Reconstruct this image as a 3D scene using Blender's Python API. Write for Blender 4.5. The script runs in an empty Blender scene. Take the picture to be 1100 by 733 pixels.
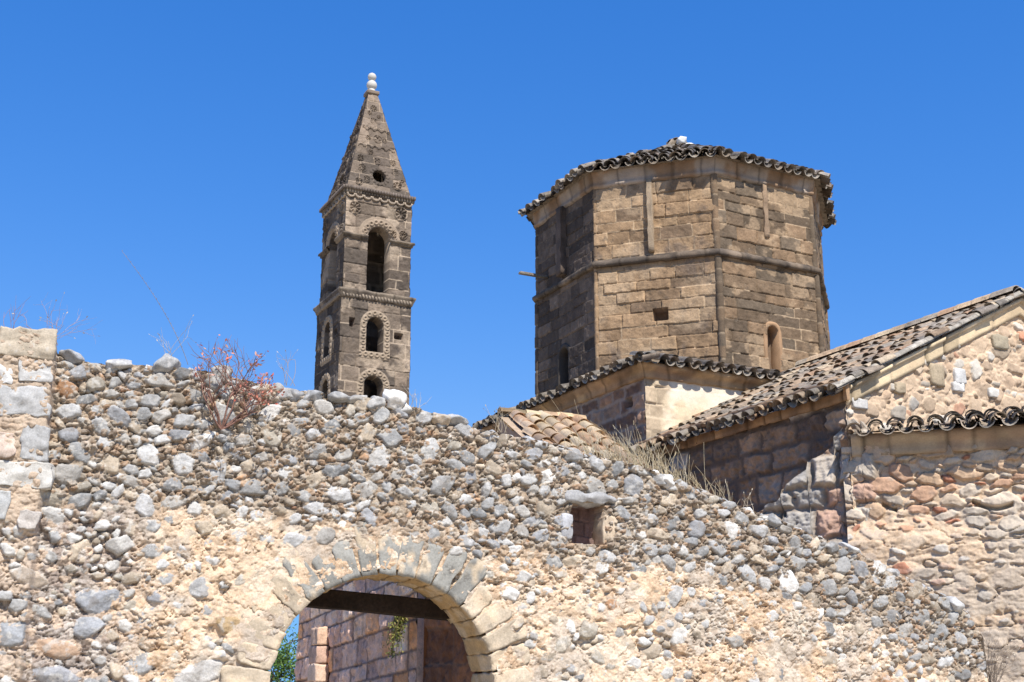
import bpy, bmesh, math, random
import numpy as np

random.seed(7)
rng = np.random.default_rng(11)
sc = bpy.context.scene
COL = sc.collection
R_ = math.radians

# ------------------------------------------------------------------ camera, sky, sun
PITCH, FPX, CAMZ = R_(16.0), 1300.0, 1.6
cam_d = bpy.data.cameras.new('camera')
cam_d.sensor_width = 36.0
cam_d.lens = 36.0 * FPX / 1100.0
cam_d.clip_end = 20000
cam = bpy.data.objects.new('camera', cam_d)
COL.objects.link(cam)
cam.location = (0, 0, CAMZ)
cam.rotation_euler = (R_(90) + PITCH, 0, 0)
sc.camera = cam

SUN_AZ, SUN_EL = R_(23.5), R_(51.0)          # azimuth measured from -Y towards +X
sdir = np.array([math.sin(SUN_AZ) * math.cos(SUN_EL), -math.cos(SUN_AZ) * math.cos(SUN_EL), math.sin(SUN_EL)])
w = bpy.data.worlds.new('World')
sc.world = w
w.use_nodes = True
nt = w.node_tree
bg = nt.nodes['Background']
sky = nt.nodes.new('ShaderNodeTexSky')
sky.sky_type = 'NISHITA'
sky.sun_disc = False
sky.sun_elevation = SUN_EL
sky.sun_rotation = math.atan2(sdir[0], sdir[1])
sky.altitude = 300
sky.air_density = 1.0
sky.dust_density = 0.0
sky.ozone_density = 4.0
sep = nt.nodes.new('ShaderNodeSeparateColor'); cmb = nt.nodes.new('ShaderNodeCombineColor')
nt.links.new(sky.outputs[0], sep.inputs[0])
for ch, (gam, gain, cap) in enumerate(((1.52, 0.399, 1.5), (0.83, 1.058, 3.7), (0.557, 2.646, 7.0))):   # deep, clear Mediterranean blue
    pw_ = nt.nodes.new('ShaderNodeMath'); pw_.operation = 'POWER'; pw_.inputs[1].default_value = gam
    ml_ = nt.nodes.new('ShaderNodeMath'); ml_.operation = 'MULTIPLY'; ml_.inputs[1].default_value = gain
    mn_ = nt.nodes.new('ShaderNodeMath'); mn_.operation = 'SMOOTH_MIN'; mn_.inputs[1].default_value = cap; mn_.inputs[2].default_value = cap * 0.25
    nt.links.new(sep.outputs[ch], pw_.inputs[0]); nt.links.new(pw_.outputs[0], ml_.inputs[0]); nt.links.new(ml_.outputs[0], mn_.inputs[0]); nt.links.new(mn_.outputs[0], cmb.inputs[ch])
nt.links.new(cmb.outputs[0], bg.inputs[0])
bg.inputs[1].default_value = 0.10
sun_d = bpy.data.lights.new('sun', 'SUN')
sun_d.energy = 5.0
sun_d.angle = R_(0.5)
sun_d.color = (1.0, 0.95, 0.87)
sun = bpy.data.objects.new('sun', sun_d)
COL.objects.link(sun)
from mathutils import Vector
sun.rotation_euler = Vector(-sdir).to_track_quat('-Z', 'Y').to_euler()
sun.location = (10, -20, 40)
vs = sc.view_settings
vs.view_transform = 'Standard'
vs.look = 'None'
vs.exposure = 0.52
vs.gamma = 1.0
vs.use_curve_mapping = False

# ------------------------------------------------------------------ noise
def hsh(ix, iy, iz=0, seed=0):
    h = (np.asarray(ix).astype(np.int64) * 374761393 + np.asarray(iy).astype(np.int64) * 668265263
         + np.asarray(iz).astype(np.int64) * 2147483647 + seed * 1274126177) & 0xFFFFFFFF
    h = ((h ^ (h >> 13)) * 1274126177) & 0xFFFFFFFF
    h = ((h ^ (h >> 16)) * 2246822519) & 0xFFFFFFFF
    h = h ^ (h >> 15)
    return (h & 0xFFFFFF) / float(0x1000000)

def vn2(x, y, seed=0):
    ix, iy = np.floor(x), np.floor(y)
    fx, fy = x - ix, y - iy
    fx = fx * fx * (3 - 2 * fx); fy = fy * fy * (3 - 2 * fy)
    a = hsh(ix, iy, 0, seed); b = hsh(ix + 1, iy, 0, seed)
    c = hsh(ix, iy + 1, 0, seed); d = hsh(ix + 1, iy + 1, 0, seed)
    return (a + (b - a) * fx) * (1 - fy) + (c + (d - c) * fx) * fy

def fbm2(x, y, seed=0, octv=4):
    s = 0.0; a = 0.5; t = 0.0
    for o in range(octv):
        s = s + a * vn2(x * 2 ** o + 17.3 * o, y * 2 ** o - 9.1 * o, seed + o); t += a; a *= 0.55
    return s / t

def vn3(p, seed=0):
    i = np.floor(p); f = p - i; f = f * f * (3 - 2 * f)
    r = 0.0
    for dx in (0, 1):
        for dy in (0, 1):
            for dz in (0, 1):
                wgt = (f[..., 0] if dx else 1 - f[..., 0]) * (f[..., 1] if dy else 1 - f[..., 1]) * (f[..., 2] if dz else 1 - f[..., 2])
                r = r + wgt * hsh(i[..., 0] + dx, i[..., 1] + dy, i[..., 2] + dz, seed)
    return r

def fbm3(p, seed=0, octv=3):
    s = 0.0; a = 0.5; t = 0.0
    for o in range(octv):
        s = s + a * vn3(p * 2 ** o + 13.7 * o, seed + o); t += a; a *= 0.55
    return s / t

def worley(x, y, seed=0, jit=0.9):
    ix, iy = np.floor(x), np.floor(y)
    f1 = np.full(np.shape(x), 9.0); f2 = f1.copy(); idv = np.zeros(np.shape(x))
    for dx in (-1, 0, 1):
        for dy in (-1, 0, 1):
            cx, cy = ix + dx, iy + dy
            px = cx + 0.5 + jit * (hsh(cx, cy, 1, seed) - 0.5)
            py = cy + 0.5 + jit * (hsh(cx, cy, 2, seed) - 0.5)
            d = np.hypot(px - x, py - y)
            hid = hsh(cx, cy, 3, seed)
            closer = d < f1
            f2 = np.where(closer, f1, np.minimum(f2, d))
            idv = np.where(closer, hid, idv)
            f1 = np.where(closer, d, f1)
    return f1, f2, idv

def billow(x, y, seed=0, octv=4):
    s = 0.0; a = 0.5; t = 0.0
    for o in range(octv):
        s = s + a * np.abs(2 * vn2(x * 2 ** o + 17.3 * o, y * 2 ** o - 9.1 * o, seed + o) - 1); t += a; a *= 0.55
    return s / t

def sst(a, b, x):
    t = np.clip((x - a) / (b - a), 0, 1)
    return t * t * (3 - 2 * t)

def mix(a, b, t):
    t = np.asarray(t)[..., None]
    return np.asarray(a) * (1 - t) + np.asarray(b) * t

def pal(idv, cols):
    cols = np.array(cols, float)
    k = np.clip((idv * len(cols)).astype(int), 0, len(cols) - 1)
    return cols[k]

# ------------------------------------------------------------------ mesh helpers
def tag(o, label, cat, group=None, kind=None):
    if label: o['label'] = label
    if cat: o['category'] = cat
    if group: o['group'] = group
    if kind: o['kind'] = kind
    return o

def thing(name, loc, label, cat, group=None):
    o = bpy.data.objects.new(name, None)
    COL.objects.link(o)
    o.location = loc
    o.empty_display_size = 0.3
    return tag(o, label, cat, group)

def mesh_obj(name, V, F, mat, parent=None, col=None, smooth=False):
    """V (n,3) world coordinates; F (m,k) int array or list of such arrays"""
    V = np.asarray(V, float)
    off = np.zeros(3)
    p = parent
    while p is not None:
        off = off + np.array(p.location); p = p.parent
    if not isinstance(F, list): F = [F]
    F = [np.asarray(f) for f in F if len(f)]
    me = bpy.data.meshes.new(name)
    nl = sum(f.size for f in F); nf = sum(len(f) for f in F)
    me.vertices.add(len(V)); me.loops.add(nl); me.polygons.add(nf)
    me.vertices.foreach_set('co', (V - off).astype(np.float32).ravel())
    me.loops.foreach_set('vertex_index', np.concatenate([f.ravel() for f in F]).astype(np.int32))
    tot = np.concatenate([np.full(len(f), f.shape[1]) for f in F]).astype(np.int32)
    st = np.concatenate([[0], np.cumsum(tot)[:-1]]).astype(np.int32)
    me.polygons.foreach_set('loop_start', st)
    me.polygons.foreach_set('loop_total', tot)
    if smooth: me.polygons.foreach_set('use_smooth', np.ones(nf, bool))
    if col is not None:
        c = np.ones((len(V), 4), np.float32); c[:, :3] = np.clip(col, 0.004, 0.95)
        a = me.color_attributes.new('Col', 'FLOAT_COLOR', 'POINT')
        a.data.foreach_set('color', c.ravel())
    me.update(calc_edges=True)
    me.validate()
    me.materials.append(mat)
    o = bpy.data.objects.new(name, me)
    COL.objects.link(o)
    o.parent = parent
    return o

class Acc:
    """collects pieces (verts, faces, colours) for ONE mesh"""
    def __init__(s): s.V = []; s.F = {}; s.C = []; s.n = 0
    def add(s, V, F, C):
        V = np.asarray(V, float).reshape(-1, 3)
        C = np.broadcast_to(np.asarray(C, float), V.shape) if np.ndim(C) == 1 else np.asarray(C, float).reshape(-1, 3)
        for f in (F if isinstance(F, list) else [F]):
            f = np.asarray(f)
            s.F.setdefault(f.shape[1], []).append(f + s.n)
        s.V.append(V); s.C.append(C); s.n += len(V)
    def build(s, name, mat, parent=None, smooth=False):
        return mesh_obj(name, np.concatenate(s.V), [np.concatenate(x) for x in s.F.values()], mat, parent, np.concatenate(s.C), smooth)

def gridF(nu, nv, keep=None):
    i, j = np.meshgrid(np.arange(nu - 1), np.arange(nv - 1), indexing='ij')
    if keep is not None: i, j = i[keep], j[keep]
    i = i.ravel(); j = j.ravel()
    return np.stack([i * nv + j, (i + 1) * nv + j, (i + 1) * nv + j + 1, i * nv + j + 1], 1)

def v3(a): return np.asarray(a, float)

def panel_geo(O, U, N, u, z, H):
    """u,z,H arrays (nu,nv): front face of a wall; U,N horizontal unit vectors, N outward"""
    return (v3(O) + u[..., None] * v3(U) + H[..., None] * v3(N) + z[..., None] * v3([0, 0, 1]))

def jitter_solid(V, amp, scale, seed):
    n = np.stack([fbm3(V * scale + 31.1 * k, seed + 5 * k, 3) - 0.5 for k in range(3)], -1)
    return V + n * 2 * amp

_boxes = {}
def box_grid(n):
    """unit box [-1,1]^3 subdivided n per edge, welded"""
    if n in _boxes: return _boxes[n]
    bm = bmesh.new()
    bmesh.ops.create_cube(bm, size=2.0)
    if n > 1: bmesh.ops.subdivide_edges(bm, edges=bm.edges[:], cuts=n - 1, use_grid_fill=True)
    bm.verts.ensure_lookup_table()
    V = np.array([v.co[:] for v in bm.verts]); F = np.array([[v.index for v in f.verts] for f in bm.faces])
    bm.free()
    _boxes[n] = (V, F)
    return V, F

def block(acc, C, ax, ay, az, size, col, n=4, rnd=0.12, amp=0.012, seed=0, var=0.1):
    """rough stone block: centre C, axes, half sizes"""
    V, F = box_grid(n)
    # round corners
    L = np.linalg.norm(V, axis=1, keepdims=True)
    V2 = V * (1 - rnd) + V / L * 1.15 * rnd
    P = v3(C) + V2[:, :1] * size[0] * v3(ax) + V2[:, 1:2] * size[1] * v3(ay) + V2[:, 2:] * size[2] * v3(az)
    P = jitter_solid(P, amp, 7.0, seed)
    c = np.asarray(col) * (1 + var * 2 * (fbm3(P * 6, seed + 3)[:, None] - 0.5) * 2)
    acc.add(P, F, c)

_ico = {}
def ico(n):
    if n not in _ico:
        bm = bmesh.new(); bmesh.ops.create_icosphere(bm, subdivisions=n, radius=1.0)
        bm.verts.ensure_lookup_table()
        _ico[n] = (np.array([v.co[:] for v in bm.verts]), np.array([[v.index for v in f.verts] for f in bm.faces]))
        bm.free()
    return _ico[n]

def rocks(acc, items, sub, U, N, r=rng, power=40, K=16, veins=True):
    """items: (centre xyz, a, b, c, angle, colour). a along U, b up, c along N"""
    D, F = ico(sub)
    U = v3(U); N = v3(N); Z = v3([0, 0, 1])
    for (C, a, b, c, ang, colr) in items:
        nrm = r.normal(size=(K, 3)); nrm /= np.linalg.norm(nrm, axis=1)[:, None]
        d = r.uniform(0.62, 0.92, K)
        q = np.maximum(D @ nrm.T, 0.0) / d
        rad = (np.sum(q ** power, 1) + 1e-3) ** (-1 / power)
        rad = np.minimum(rad, 1.1)
        ph = r.uniform(0, 6.28, 3); kk = r.normal(size=(3, 3)) * 3.0
        rad *= 1 + 0.035 * np.sin(D @ kk[0] + ph[0]) + 0.03 * np.sin(D @ kk[1] * 2 + ph[1])
        L = D * rad[:, None]
        ca, sa = math.cos(ang), math.sin(ang)
        X = L[:, 0] * a; Y = L[:, 2] * b
        P = v3(C) + (X * ca - Y * sa)[:, None] * U + (X * sa + Y * ca)[:, None] * Z + (L[:, 1] * c)[:, None] * N
        nz = fbm3(P * (2.6 / max(a, b)), 77, 4) - 0.5
        P = P + (D[:, :1] * U + D[:, 1:2] * N + D[:, 2:] * Z) * (nz * 0.26 * min(a, b))[:, None]
        cc = np.asarray(colr) * (1 + 0.9 * (fbm3(P * 12, 5, 4)[:, None] - 0.5))
        if veins:
            t = sst(0.62, 0.72, vn3(P * v3([26, 26, 12]), 91))[:, None] * 0.45
            cc = cc * (1 - t) + np.array([0.5, 0.48, 0.45]) * t
        acc.add(P, F, cc)

def pack(n_try, region, radf, bounds, r, seedpts=(), gap=1.0, asp=(0.55, 0.95)):
    """dart throwing of ellipses. region(u,z)->bool, radf(u,z,r)-> major radius (decreasing order is imposed)"""
    u = r.uniform(bounds[0], bounds[1], n_try); z = r.uniform(bounds[2], bounds[3], n_try)
    ok = region(u, z)
    u, z = u[ok], z[ok]
    rad = radf(u, z, r)
    o = np.argsort(-rad)
    u, z, rad = u[o], z[o], rad[o]
    cell = 0.16; gridd = {}
    out = []
    def put(k): gridd.setdefault((int(out[k][0] // cell), int(out[k][1] // cell)), []).append(k)
    for s in seedpts:
        out.append(s); put(len(out) - 1)
    ns = len(out)
    rmax = max(rad.max() if len(rad) else 0, max([s[2] for s in seedpts], default=0))
    asps = r.uniform(asp[0], asp[1], len(u)); angs = r.normal(0, 0.28, len(u))
    for k in range(len(u)):
        a = rad[k]; b = a * asps[k]
        ci, cj = int(u[k] // cell), int(z[k] // cell)
        rr = int((a + rmax) // cell) + 1
        good = True
        for di in range(-rr, rr + 1):
            for dj in range(-rr, rr + 1):
                for q in gridd.get((ci + di, cj + dj), ()):
                    s = out[q]
                    dx, dz = u[k] - s[0], z[k] - s[1]
                    # directional radii
                    L = math.hypot(dx, dz) + 1e-9
                    def dr(a_, b_, t_):
                        c, sn = math.cos(t_), math.sin(t_)
                        x, y = (dx * c + dz * sn) / L, (-dx * sn + dz * c) / L
                        return 1 / math.sqrt((x / a_) ** 2 + (y / b_) ** 2)
                    if L < gap * (dr(a, b, angs[k]) + dr(s[2], s[3], s[4])):
                        good = False; break
                if not good: break
            if not good: break
        if good:
            out.append((u[k], z[k], a, b, angs[k])); put(len(out) - 1)
    return out[ns:]

def stone_raster(us, zs, stones, seed, warp=0.018, grow=0.012, tilt=0.13, facets=3):
    """closely fitted stones as fields on a regular (us, zs) grid: edge distance, stone index, face relief"""
    r = np.random.default_rng(seed)
    UU, ZZ = np.meshgrid(us, zs, indexing='ij')
    WU = UU + warp * 2 * (fbm2(UU * 7, ZZ * 7, seed + 1, 4) - 0.5); WZ = ZZ + warp * 2 * (fbm2(UU * 7, ZZ * 7, seed + 2, 4) - 0.5)
    s1 = np.full(UU.shape, -9.0); s2 = s1.copy(); idx = np.full(UU.shape, -1, np.int32); hf = np.zeros(UU.shape)
    du, dz = us[1] - us[0], zs[1] - zs[0]
    for k, (cu, c_z, a, b, ang) in enumerate(stones):
        R = 1.3 * a + warp + grow
        i0, i1 = max(0, int((cu - R - us[0]) / du)), min(len(us), int((cu + R - us[0]) / du) + 2)
        j0, j1 = max(0, int((c_z - R - zs[0]) / dz)), min(len(zs), int((c_z + R - zs[0]) / dz) + 2)
        p = r.uniform(1.35, 3.6); g = r.normal(0, tilt, (facets, 2)); h0 = r.uniform(0.0, 0.14, facets) * b
        if i1 <= i0 or j1 <= j0: continue
        sl = (slice(i0, i1), slice(j0, j1))
        x, y = WU[sl] - cu, WZ[sl] - c_z
        ca, sa = math.cos(ang), math.sin(ang)
        X, Y = x * ca + y * sa, -x * sa + y * ca
        Y2 = Y + 0.45 * X * math.sin(cu * 37) * b / a               # skewed outlines
        kn = int(r.integers(5, 8)); th = (np.arange(kn) + r.uniform(-0.33, 0.33, kn)) / kn * 2 * math.pi + r.uniform(0, 6.28)
        dk = r.uniform(0.78, 1.06, kn)
        q = 0.0
        for t_, d_ in zip(th, dk): q = q + np.maximum((X / a * math.cos(t_) + Y2 / b * math.sin(t_)) / d_, 0) ** 9
        q = q ** (1 / 9.0)
        sv = (1 - q) * b
        better = sv > s1[sl]
        s2[sl] = np.where(better, s1[sl], np.maximum(s2[sl], sv))
        s1[sl] = np.where(better, sv, s1[sl]); idx[sl] = np.where(better, k, idx[sl])
        h = np.min([h0[m] + g[m, 0] * x + g[m, 1] * y for m in range(facets)], 0)
        hf[sl] = np.where(better, h, hf[sl])
    e = np.minimum(s1 + grow, (s1 - s2) * 0.5)
    return UU, ZZ, e, idx, hf

def staged(stages, region, bnd, r, fixed=(), asp=(0.42, 0.9)):
    out = []
    for (ntry, r0_, r1_, gp_) in stages:
        out += pack(ntry, region, lambda u, z, rr: rr.uniform(r0_, r1_, len(u)), bnd, r, list(fixed) + out, gap=gp_, asp=asp)
    return out

# ------------------------------------------------------------------ materials
def make_mat(name, rough=0.92, lo=0.75, hi=1.2, s1=5.0, s2=45.0, bump=0.5, bdist=0.012, stain=None, flat=None, spec=0.15):
    m = bpy.data.materials.new(name); m.use_nodes = True
    t = m.node_tree; N = t.nodes; L = t.links
    b = N['Principled BSDF']
    b.inputs['Roughness'].default_value = rough
    b.inputs['Specular IOR Level'].default_value = spec
    tc = N.new('ShaderNodeTexCoord')
    if flat is None:
        at = N.new('ShaderNodeAttribute'); at.attribute_name = 'Col'; base = at.outputs['Color']
    else:
        rgb = N.new('ShaderNodeRGB'); rgb.outputs[0].default_value = (*flat, 1); base = rgb.outputs[0]
    n1 = N.new('ShaderNodeTexNoise'); n1.inputs['Scale'].default_value = s1; n1.inputs['Detail'].default_value = 6; n1.inputs['Roughness'].default_value = 0.65
    n2 = N.new('ShaderNodeTexNoise'); n2.inputs['Scale'].default_value = s2; n2.inputs['Detail'].default_value = 5; n2.inputs['Roughness'].default_value = 0.7
    L.new(tc.outputs['Object'], n1.inputs['Vector']); L.new(tc.outputs['Object'], n2.inputs['Vector'])
    def rmp(src, a, c, p0=0.3, p1=0.7):
        mr = N.new('ShaderNodeMapRange'); mr.inputs['From Min'].default_value = p0; mr.inputs['From Max'].default_value = p1
        mr.inputs['To Min'].default_value = a; mr.inputs['To Max'].default_value = c
        L.new(src, mr.inputs['Value']); return mr.outputs[0]
    r1 = rmp(n1.outputs['Fac'], lo, hi); r2 = rmp(n2.outputs['Fac'], lo, hi)
    mu = N.new('ShaderNodeMath'); mu.operation = 'MULTIPLY'; L.new(r1, mu.inputs[0]); L.new(r2, mu.inputs[1])
    mx = N.new('ShaderNodeVectorMath'); mx.operation = 'SCALE'
    L.new(base, mx.inputs[0]); L.new(mu.outputs[0], mx.inputs['Scale'])
    outc = mx.outputs[0]
    if stain:                                   # (colour, amount, scale, threshold): lichen / dirt patches with a shape of their own
        for (sc_, am, ss, th) in stain:
            n3 = N.new('ShaderNodeTexNoise'); n3.inputs['Scale'].default_value = ss; n3.inputs['Detail'].default_value = 7; n3.inputs['Roughness'].default_value = 0.7
            L.new(tc.outputs['Object'], n3.inputs['Vector'])
            f = rmp(n3.outputs['Fac'], 0.0, am, th, th + 0.08)
            mm = N.new('ShaderNodeMix'); mm.data_type = 'RGBA'
            L.new(f, mm.inputs['Factor']); L.new(outc, mm.inputs['A']); mm.inputs['B'].default_value = (*sc_, 1)
            outc = mm.outputs['Result']
    L.new(outc, b.inputs['Base Color'])
    if bump > 0:
        n4 = N.new('ShaderNodeTexNoise'); n4.inputs['Scale'].default_value = s2 * 0.8; n4.inputs['Detail'].default_value = 6; n4.inputs['Roughness'].default_value = 0.75
        L.new(tc.outputs['Object'], n4.inputs['Vector'])
        bp = N.new('ShaderNodeBump'); bp.inputs['Strength'].default_value = bump; bp.inputs['Distance'].default_value = bdist
        L.new(n4.outputs['Fac'], bp.inputs['Height']); L.new(bp.outputs[0], b.inputs['Normal'])
    return m

M_mortar = make_mat('rough_lime_mortar', lo=0.78, hi=1.2, s1=7, s2=60, bump=0.7, bdist=0.012)
M_stone = make_mat('grey_limestone', lo=0.78, hi=1.22, s1=11, s2=70, bump=0.55, bdist=0.008, rough=0.88,
                   stain=[((0.52, 0.50, 0.46), 0.45, 9, 0.58), ((0.10, 0.095, 0.085), 0.5, 14, 0.62)])
M_ashlar = make_mat('weathered_ashlar', lo=0.8, hi=1.2, s1=4, s2=40, bump=0.6, bdist=0.015,
                    stain=[((0.07, 0.058, 0.047), 0.5, 5.5, 0.57), ((0.36, 0.30, 0.22), 0.35, 6, 0.62)])
M_tower = make_mat('tower_brown_stone', lo=0.78, hi=1.22, s1=3, s2=30, bump=0.6, bdist=0.02,
                   stain=[((0.06, 0.05, 0.045), 0.55, 1.6, 0.58), ((0.33, 0.27, 0.2), 0.4, 5, 0.64)])
M_plaster = make_mat('old_plaster', lo=0.85, hi=1.12, s1=4, s2=40, bump=0.5, bdist=0.012)
M_tile = make_mat('lichened_roof_tile', lo=0.65, hi=1.3, s1=6, s2=35, bump=0.6, bdist=0.012,
                  stain=[((0.06, 0.052, 0.045), 0.55, 8, 0.57), ((0.42, 0.39, 0.33), 0.5, 9, 0.6)])
M_tile_new = make_mat('clay_roof_tile', lo=0.8, hi=1.2, s1=5, s2=35, bump=0.4, bdist=0.01)
M_wood = make_mat('dark_old_timber', lo=0.6, hi=1.3, s1=3, s2=30, bump=0.6)
M_twig = make_mat('dry_twig', lo=0.7, hi=1.2, s1=9, s2=60, bump=0)
M_leaf = make_mat('leaf', lo=0.7, hi=1.3, s1=3, s2=20, bump=0, rough=0.6)
M_white = make_mat('white_marble', lo=0.9, hi=1.05, s1=5, s2=30, bump=0.2)
M_iron = make_mat('dull_metal', lo=0.8, hi=1.1, s1=5, s2=30, bump=0.1, rough=0.6)
M_ground = make_mat('dry_ground', lo=0.7, hi=1.25, s1=0.6, s2=9, bump=0.6, bdist=0.05, flat=(0.52, 0.43, 0.31),
                    stain=[((0.16, 0.17, 0.07), 0.6, 0.15, 0.52)])

# ------------------------------------------------------------------ helpers from measured photograph angles
def ray(px, py):
    a = (px - 550) / FPX; v = -(py - 366.5) / FPX
    c, s = math.cos(PITCH), math.sin(PITCH)
    return np.array([a, c - s * v, s + c * v])

def on_plane(px, py, O, N):
    d = ray(px, py); o = np.array([0, 0, CAMZ])
    t = np.dot(v3(O) - o, v3(N)) / np.dot(d, v3(N))
    return o + d * t

def at_y(px, py, y):
    d = ray(px, py)
    return np.array([0, 0, CAMZ]) + d * (y / d[1])

# ------------------------------------------------------------------ ground
bm = bmesh.new()
bmesh.ops.create_grid(bm, x_segments=60, y_segments=60, size=1500)
gv = np.array([v.co[:] for v in bm.verts]); gf = np.array([[v.index for v in f.verts] for f in bm.faces]); bm.free()
g = mesh_obj('ground', gv, gf, M_ground, None, None)
g['kind'] = 'structure'

# ================================================================== GATE WALL
TH = R_(20.0)
GU = np.array([math.cos(TH), math.sin(TH), 0]); GN = np.array([math.sin(TH), -math.cos(TH), 0])
GO = np.array([-1.34, 12.5, 0.0])
def g_uz(px, py, depth=0.0):
    p = on_plane(px, py, GO - GN * depth, GN)
    return float(np.dot(p - GO, GU)), float(p[2])
prof_px = [(-170, 340), (0, 356), (30, 360), (56, 366), (62, 382), (100, 390), (170, 392), (230, 400), (300, 416), (360, 424), (420, 430), (470, 446),
           (520, 462), (560, 470), (600, 478), (640, 490), (690, 502), (740, 520), (800, 545), (860, 568), (910, 588),
           (960, 612), (1000, 632), (1030, 648), (1046, 664), (1056, 690), (1062, 740)]
pu = np.array([g_uz(*p) for p in prof_px])
U0, U1 = pu[0, 0], pu[-1, 0]
def top_z(u): return np.interp(u, pu[:, 0], pu[:, 1])
GT = 0.75
# arch
aL, aR = g_uz(289, 733)[0], g_uz(531, 733)[0]
AU = (aL + aR) / 2; AR = (aR - aL) / 2
AZ = g_uz(425, 617)[1] - AR
PIL = g_uz(57, 450)[0]                     # right edge of the big-block pier
# niche window
wu0, wz1 = g_uz(615, 540); wu1, wz0 = g_uz(650, 584)

def zone_line(u):
    """height where dense grey rubble gives way to plastered masonry"""
    pts = [(-170, 545), (130, 548), (220, 560), (330, 566), (470, 572), (560, 590), (640, 600), (720, 610), (800, 625), (880, 650), (960, 690), (1040, 730)]
    q = np.array([g_uz(*p) for p in pts])
    return np.interp(u, q[:, 0], q[:, 1])
def upper_amt(u, z):
    zl = zone_line(u) + 0.28 * (fbm2(u * 1.7, z * 1.7, 3) - 0.5) * 2
    return sst(-0.18, 0.18, z - zl)
uB = g_uz(130, 600)[0]
def left_amt(u, z):                       # rough grey-brown weathered patch, low left
    return sst(0.35, -0.35, u - uB + 0.7 * (fbm2(u * 1.5, z * 1.5, 8) - 0.5) * 2)

# ---- stone layout of the wall face
GREY = [(0.33, 0.325, 0.315), (0.26, 0.258, 0.252), (0.39, 0.382, 0.37), (0.30, 0.293, 0.28), (0.22, 0.22, 0.218), (0.46, 0.45, 0.43), (0.35, 0.33, 0.30), (0.28, 0.28, 0.285)]
WHITE = [(0.50, 0.48, 0.445), (0.56, 0.54, 0.505), (0.45, 0.435, 0.41)]
TAN = [(0.40, 0.33, 0.25), (0.33, 0.275, 0.21), (0.46, 0.38, 0.285), (0.36, 0.32, 0.26)]
RUST = [(0.36, 0.21, 0.12), (0.30, 0.17, 0.105), (0.40, 0.25, 0.15)]
def pick(r, wts):
    k = r.choice(4, p=wts)
    s = (GREY, WHITE, TAN, RUST)[k]
    return np.array(s[r.integers(len(s))]) * r.uniform(0.88, 1.12)
def out_arch(u, z, m=0.42):
    a = u - AU; b = z - AZ
    return np.where(b > 0, np.hypot(a, b) > AR + m, np.abs(a) > AR + m)
def out_win(u, z, m=0.07):
    return ~((u > wu0 - m) & (u < wu1 + m + 0.1) & (z > wz0 - m) & (z < wz1 + m + 0.12))
ok_all = lambda u, z: out_arch(u, z) & out_win(u, z) & ((u > PIL + 0.03) | ((u < PIL - 0.02) & (z < g_uz(20, 560)[1])))

bnd = (U0, U1, 1.3, float(top_z(np.linspace(U0, U1, 50)).max()))
reg_up = lambda u, z: ok_all(u, z) & (z < top_z(u) - 0.02) & (upper_amt(u, z) > 0.42)
st_up = staged(((900, 0.088, 0.135, 1.0), (6500, 0.05, 0.088, 0.97)), reg_up, bnd, rng, asp=(0.5, 0.92))
st_up += staged(((6000, 0.034, 0.058, 1.0), (6000, 0.016, 0.034, 1.05)), reg_up, bnd, rng, st_up, asp=(0.32, 0.75))
big_px = [((104, 642), 25, 17, -0.1, (0.27, 0.275, 0.285)), ((94, 674), 14, 12, -0.4, (0.29, 0.295, 0.305)), ((60, 555), 13, 11, 0, (0.40, 0.385, 0.36)), ((155, 711), 22, 11, 0.05, (0.33, 0.33, 0.325)),
          ((212, 724), 32, 15, 0.2, (0.46, 0.44, 0.41)), ((10, 680), 18, 15, 0, (0.28, 0.285, 0.29)), ((60, 726), 26, 11, 0.1, (0.30, 0.30, 0.31)), ((58, 695), 25, 11, -0.15, (0.42, 0.29, 0.20)), ((245, 672), 13, 9, 0, (0.42, 0.30, 0.17)),
          ((130, 585), 15, 9, 0.2, (0.42, 0.40, 0.37)), ((30, 620), 18, 10, 0, (0.40, 0.33, 0.26)), ((170, 640), 12, 9, 0.3, (0.30, 0.30, 0.31))]
st_big = [(*g_uz(*q[0]), q[1] * 0.0088, q[2] * 0.0088, q[3]) for q in big_px]
reg_lo = lambda u, z: ok_all(u, z) & (z < top_z(u) - 0.05) & (upper_amt(u, z) < 0.42)
st_lo = staged(((330, 0.08, 0.13, 1.12), (2200, 0.045, 0.08, 1.05), (6000, 0.02, 0.045, 1.0)), reg_lo, bnd, rng, st_up + st_big, asp=(0.5, 1.0))
stones = st_up + st_lo + st_big
NS_UP = len(st_up)
s_col = np.array([pick(rng, [0.76, 0.10, 0.13, 0.01] if k < NS_UP and stones[k][2] > 0.055 else ([0.44, 0.09, 0.37, 0.10] if k < NS_UP else [0.24, 0.32, 0.42, 0.02])) for k in range(len(stones))])
s_col[len(st_up) + len(st_lo):] = [q[4] for q in big_px]
s_rad = np.array([q[2] for q in stones])
s_base = np.where(np.arange(len(stones)) < NS_UP, rng.uniform(-0.012, 0.010, len(stones)) - 0.006 * (s_rad < 0.055), rng.uniform(-0.022, 0.008, len(stones)))
s_base[len(st_up) + len(st_lo):] = -0.004
print('stones', NS_UP, len(stones))
RES = 0.0085
nu = int((U1 - U0) / RES)
ug = np.linspace(U0, U1, nu)
tz = top_z(ug)
zreg = np.arange(1.40, float(tz.max()) + 0.03, RES)
UU_, ZZ_, s_e, s_i, s_h = stone_raster(ug, zreg, stones, 201, warp=0.015, grow=0.007, tilt=0.20, facets=4)
nlow = 10; nup = len(zreg)
jtop = np.clip(np.ceil((tz - zreg[0]) / RES).astype(int), 1, nup - 1)
jj = np.minimum(np.arange(nup)[None, :], jtop[:, None])
zz = np.empty((nu, nlow + nup))
zz[:, :nlow] = np.linspace(0, 1.38, nlow)[None]
zz[:, nlow:] = np.minimum(zreg[None, :], tz[:, None])
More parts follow.
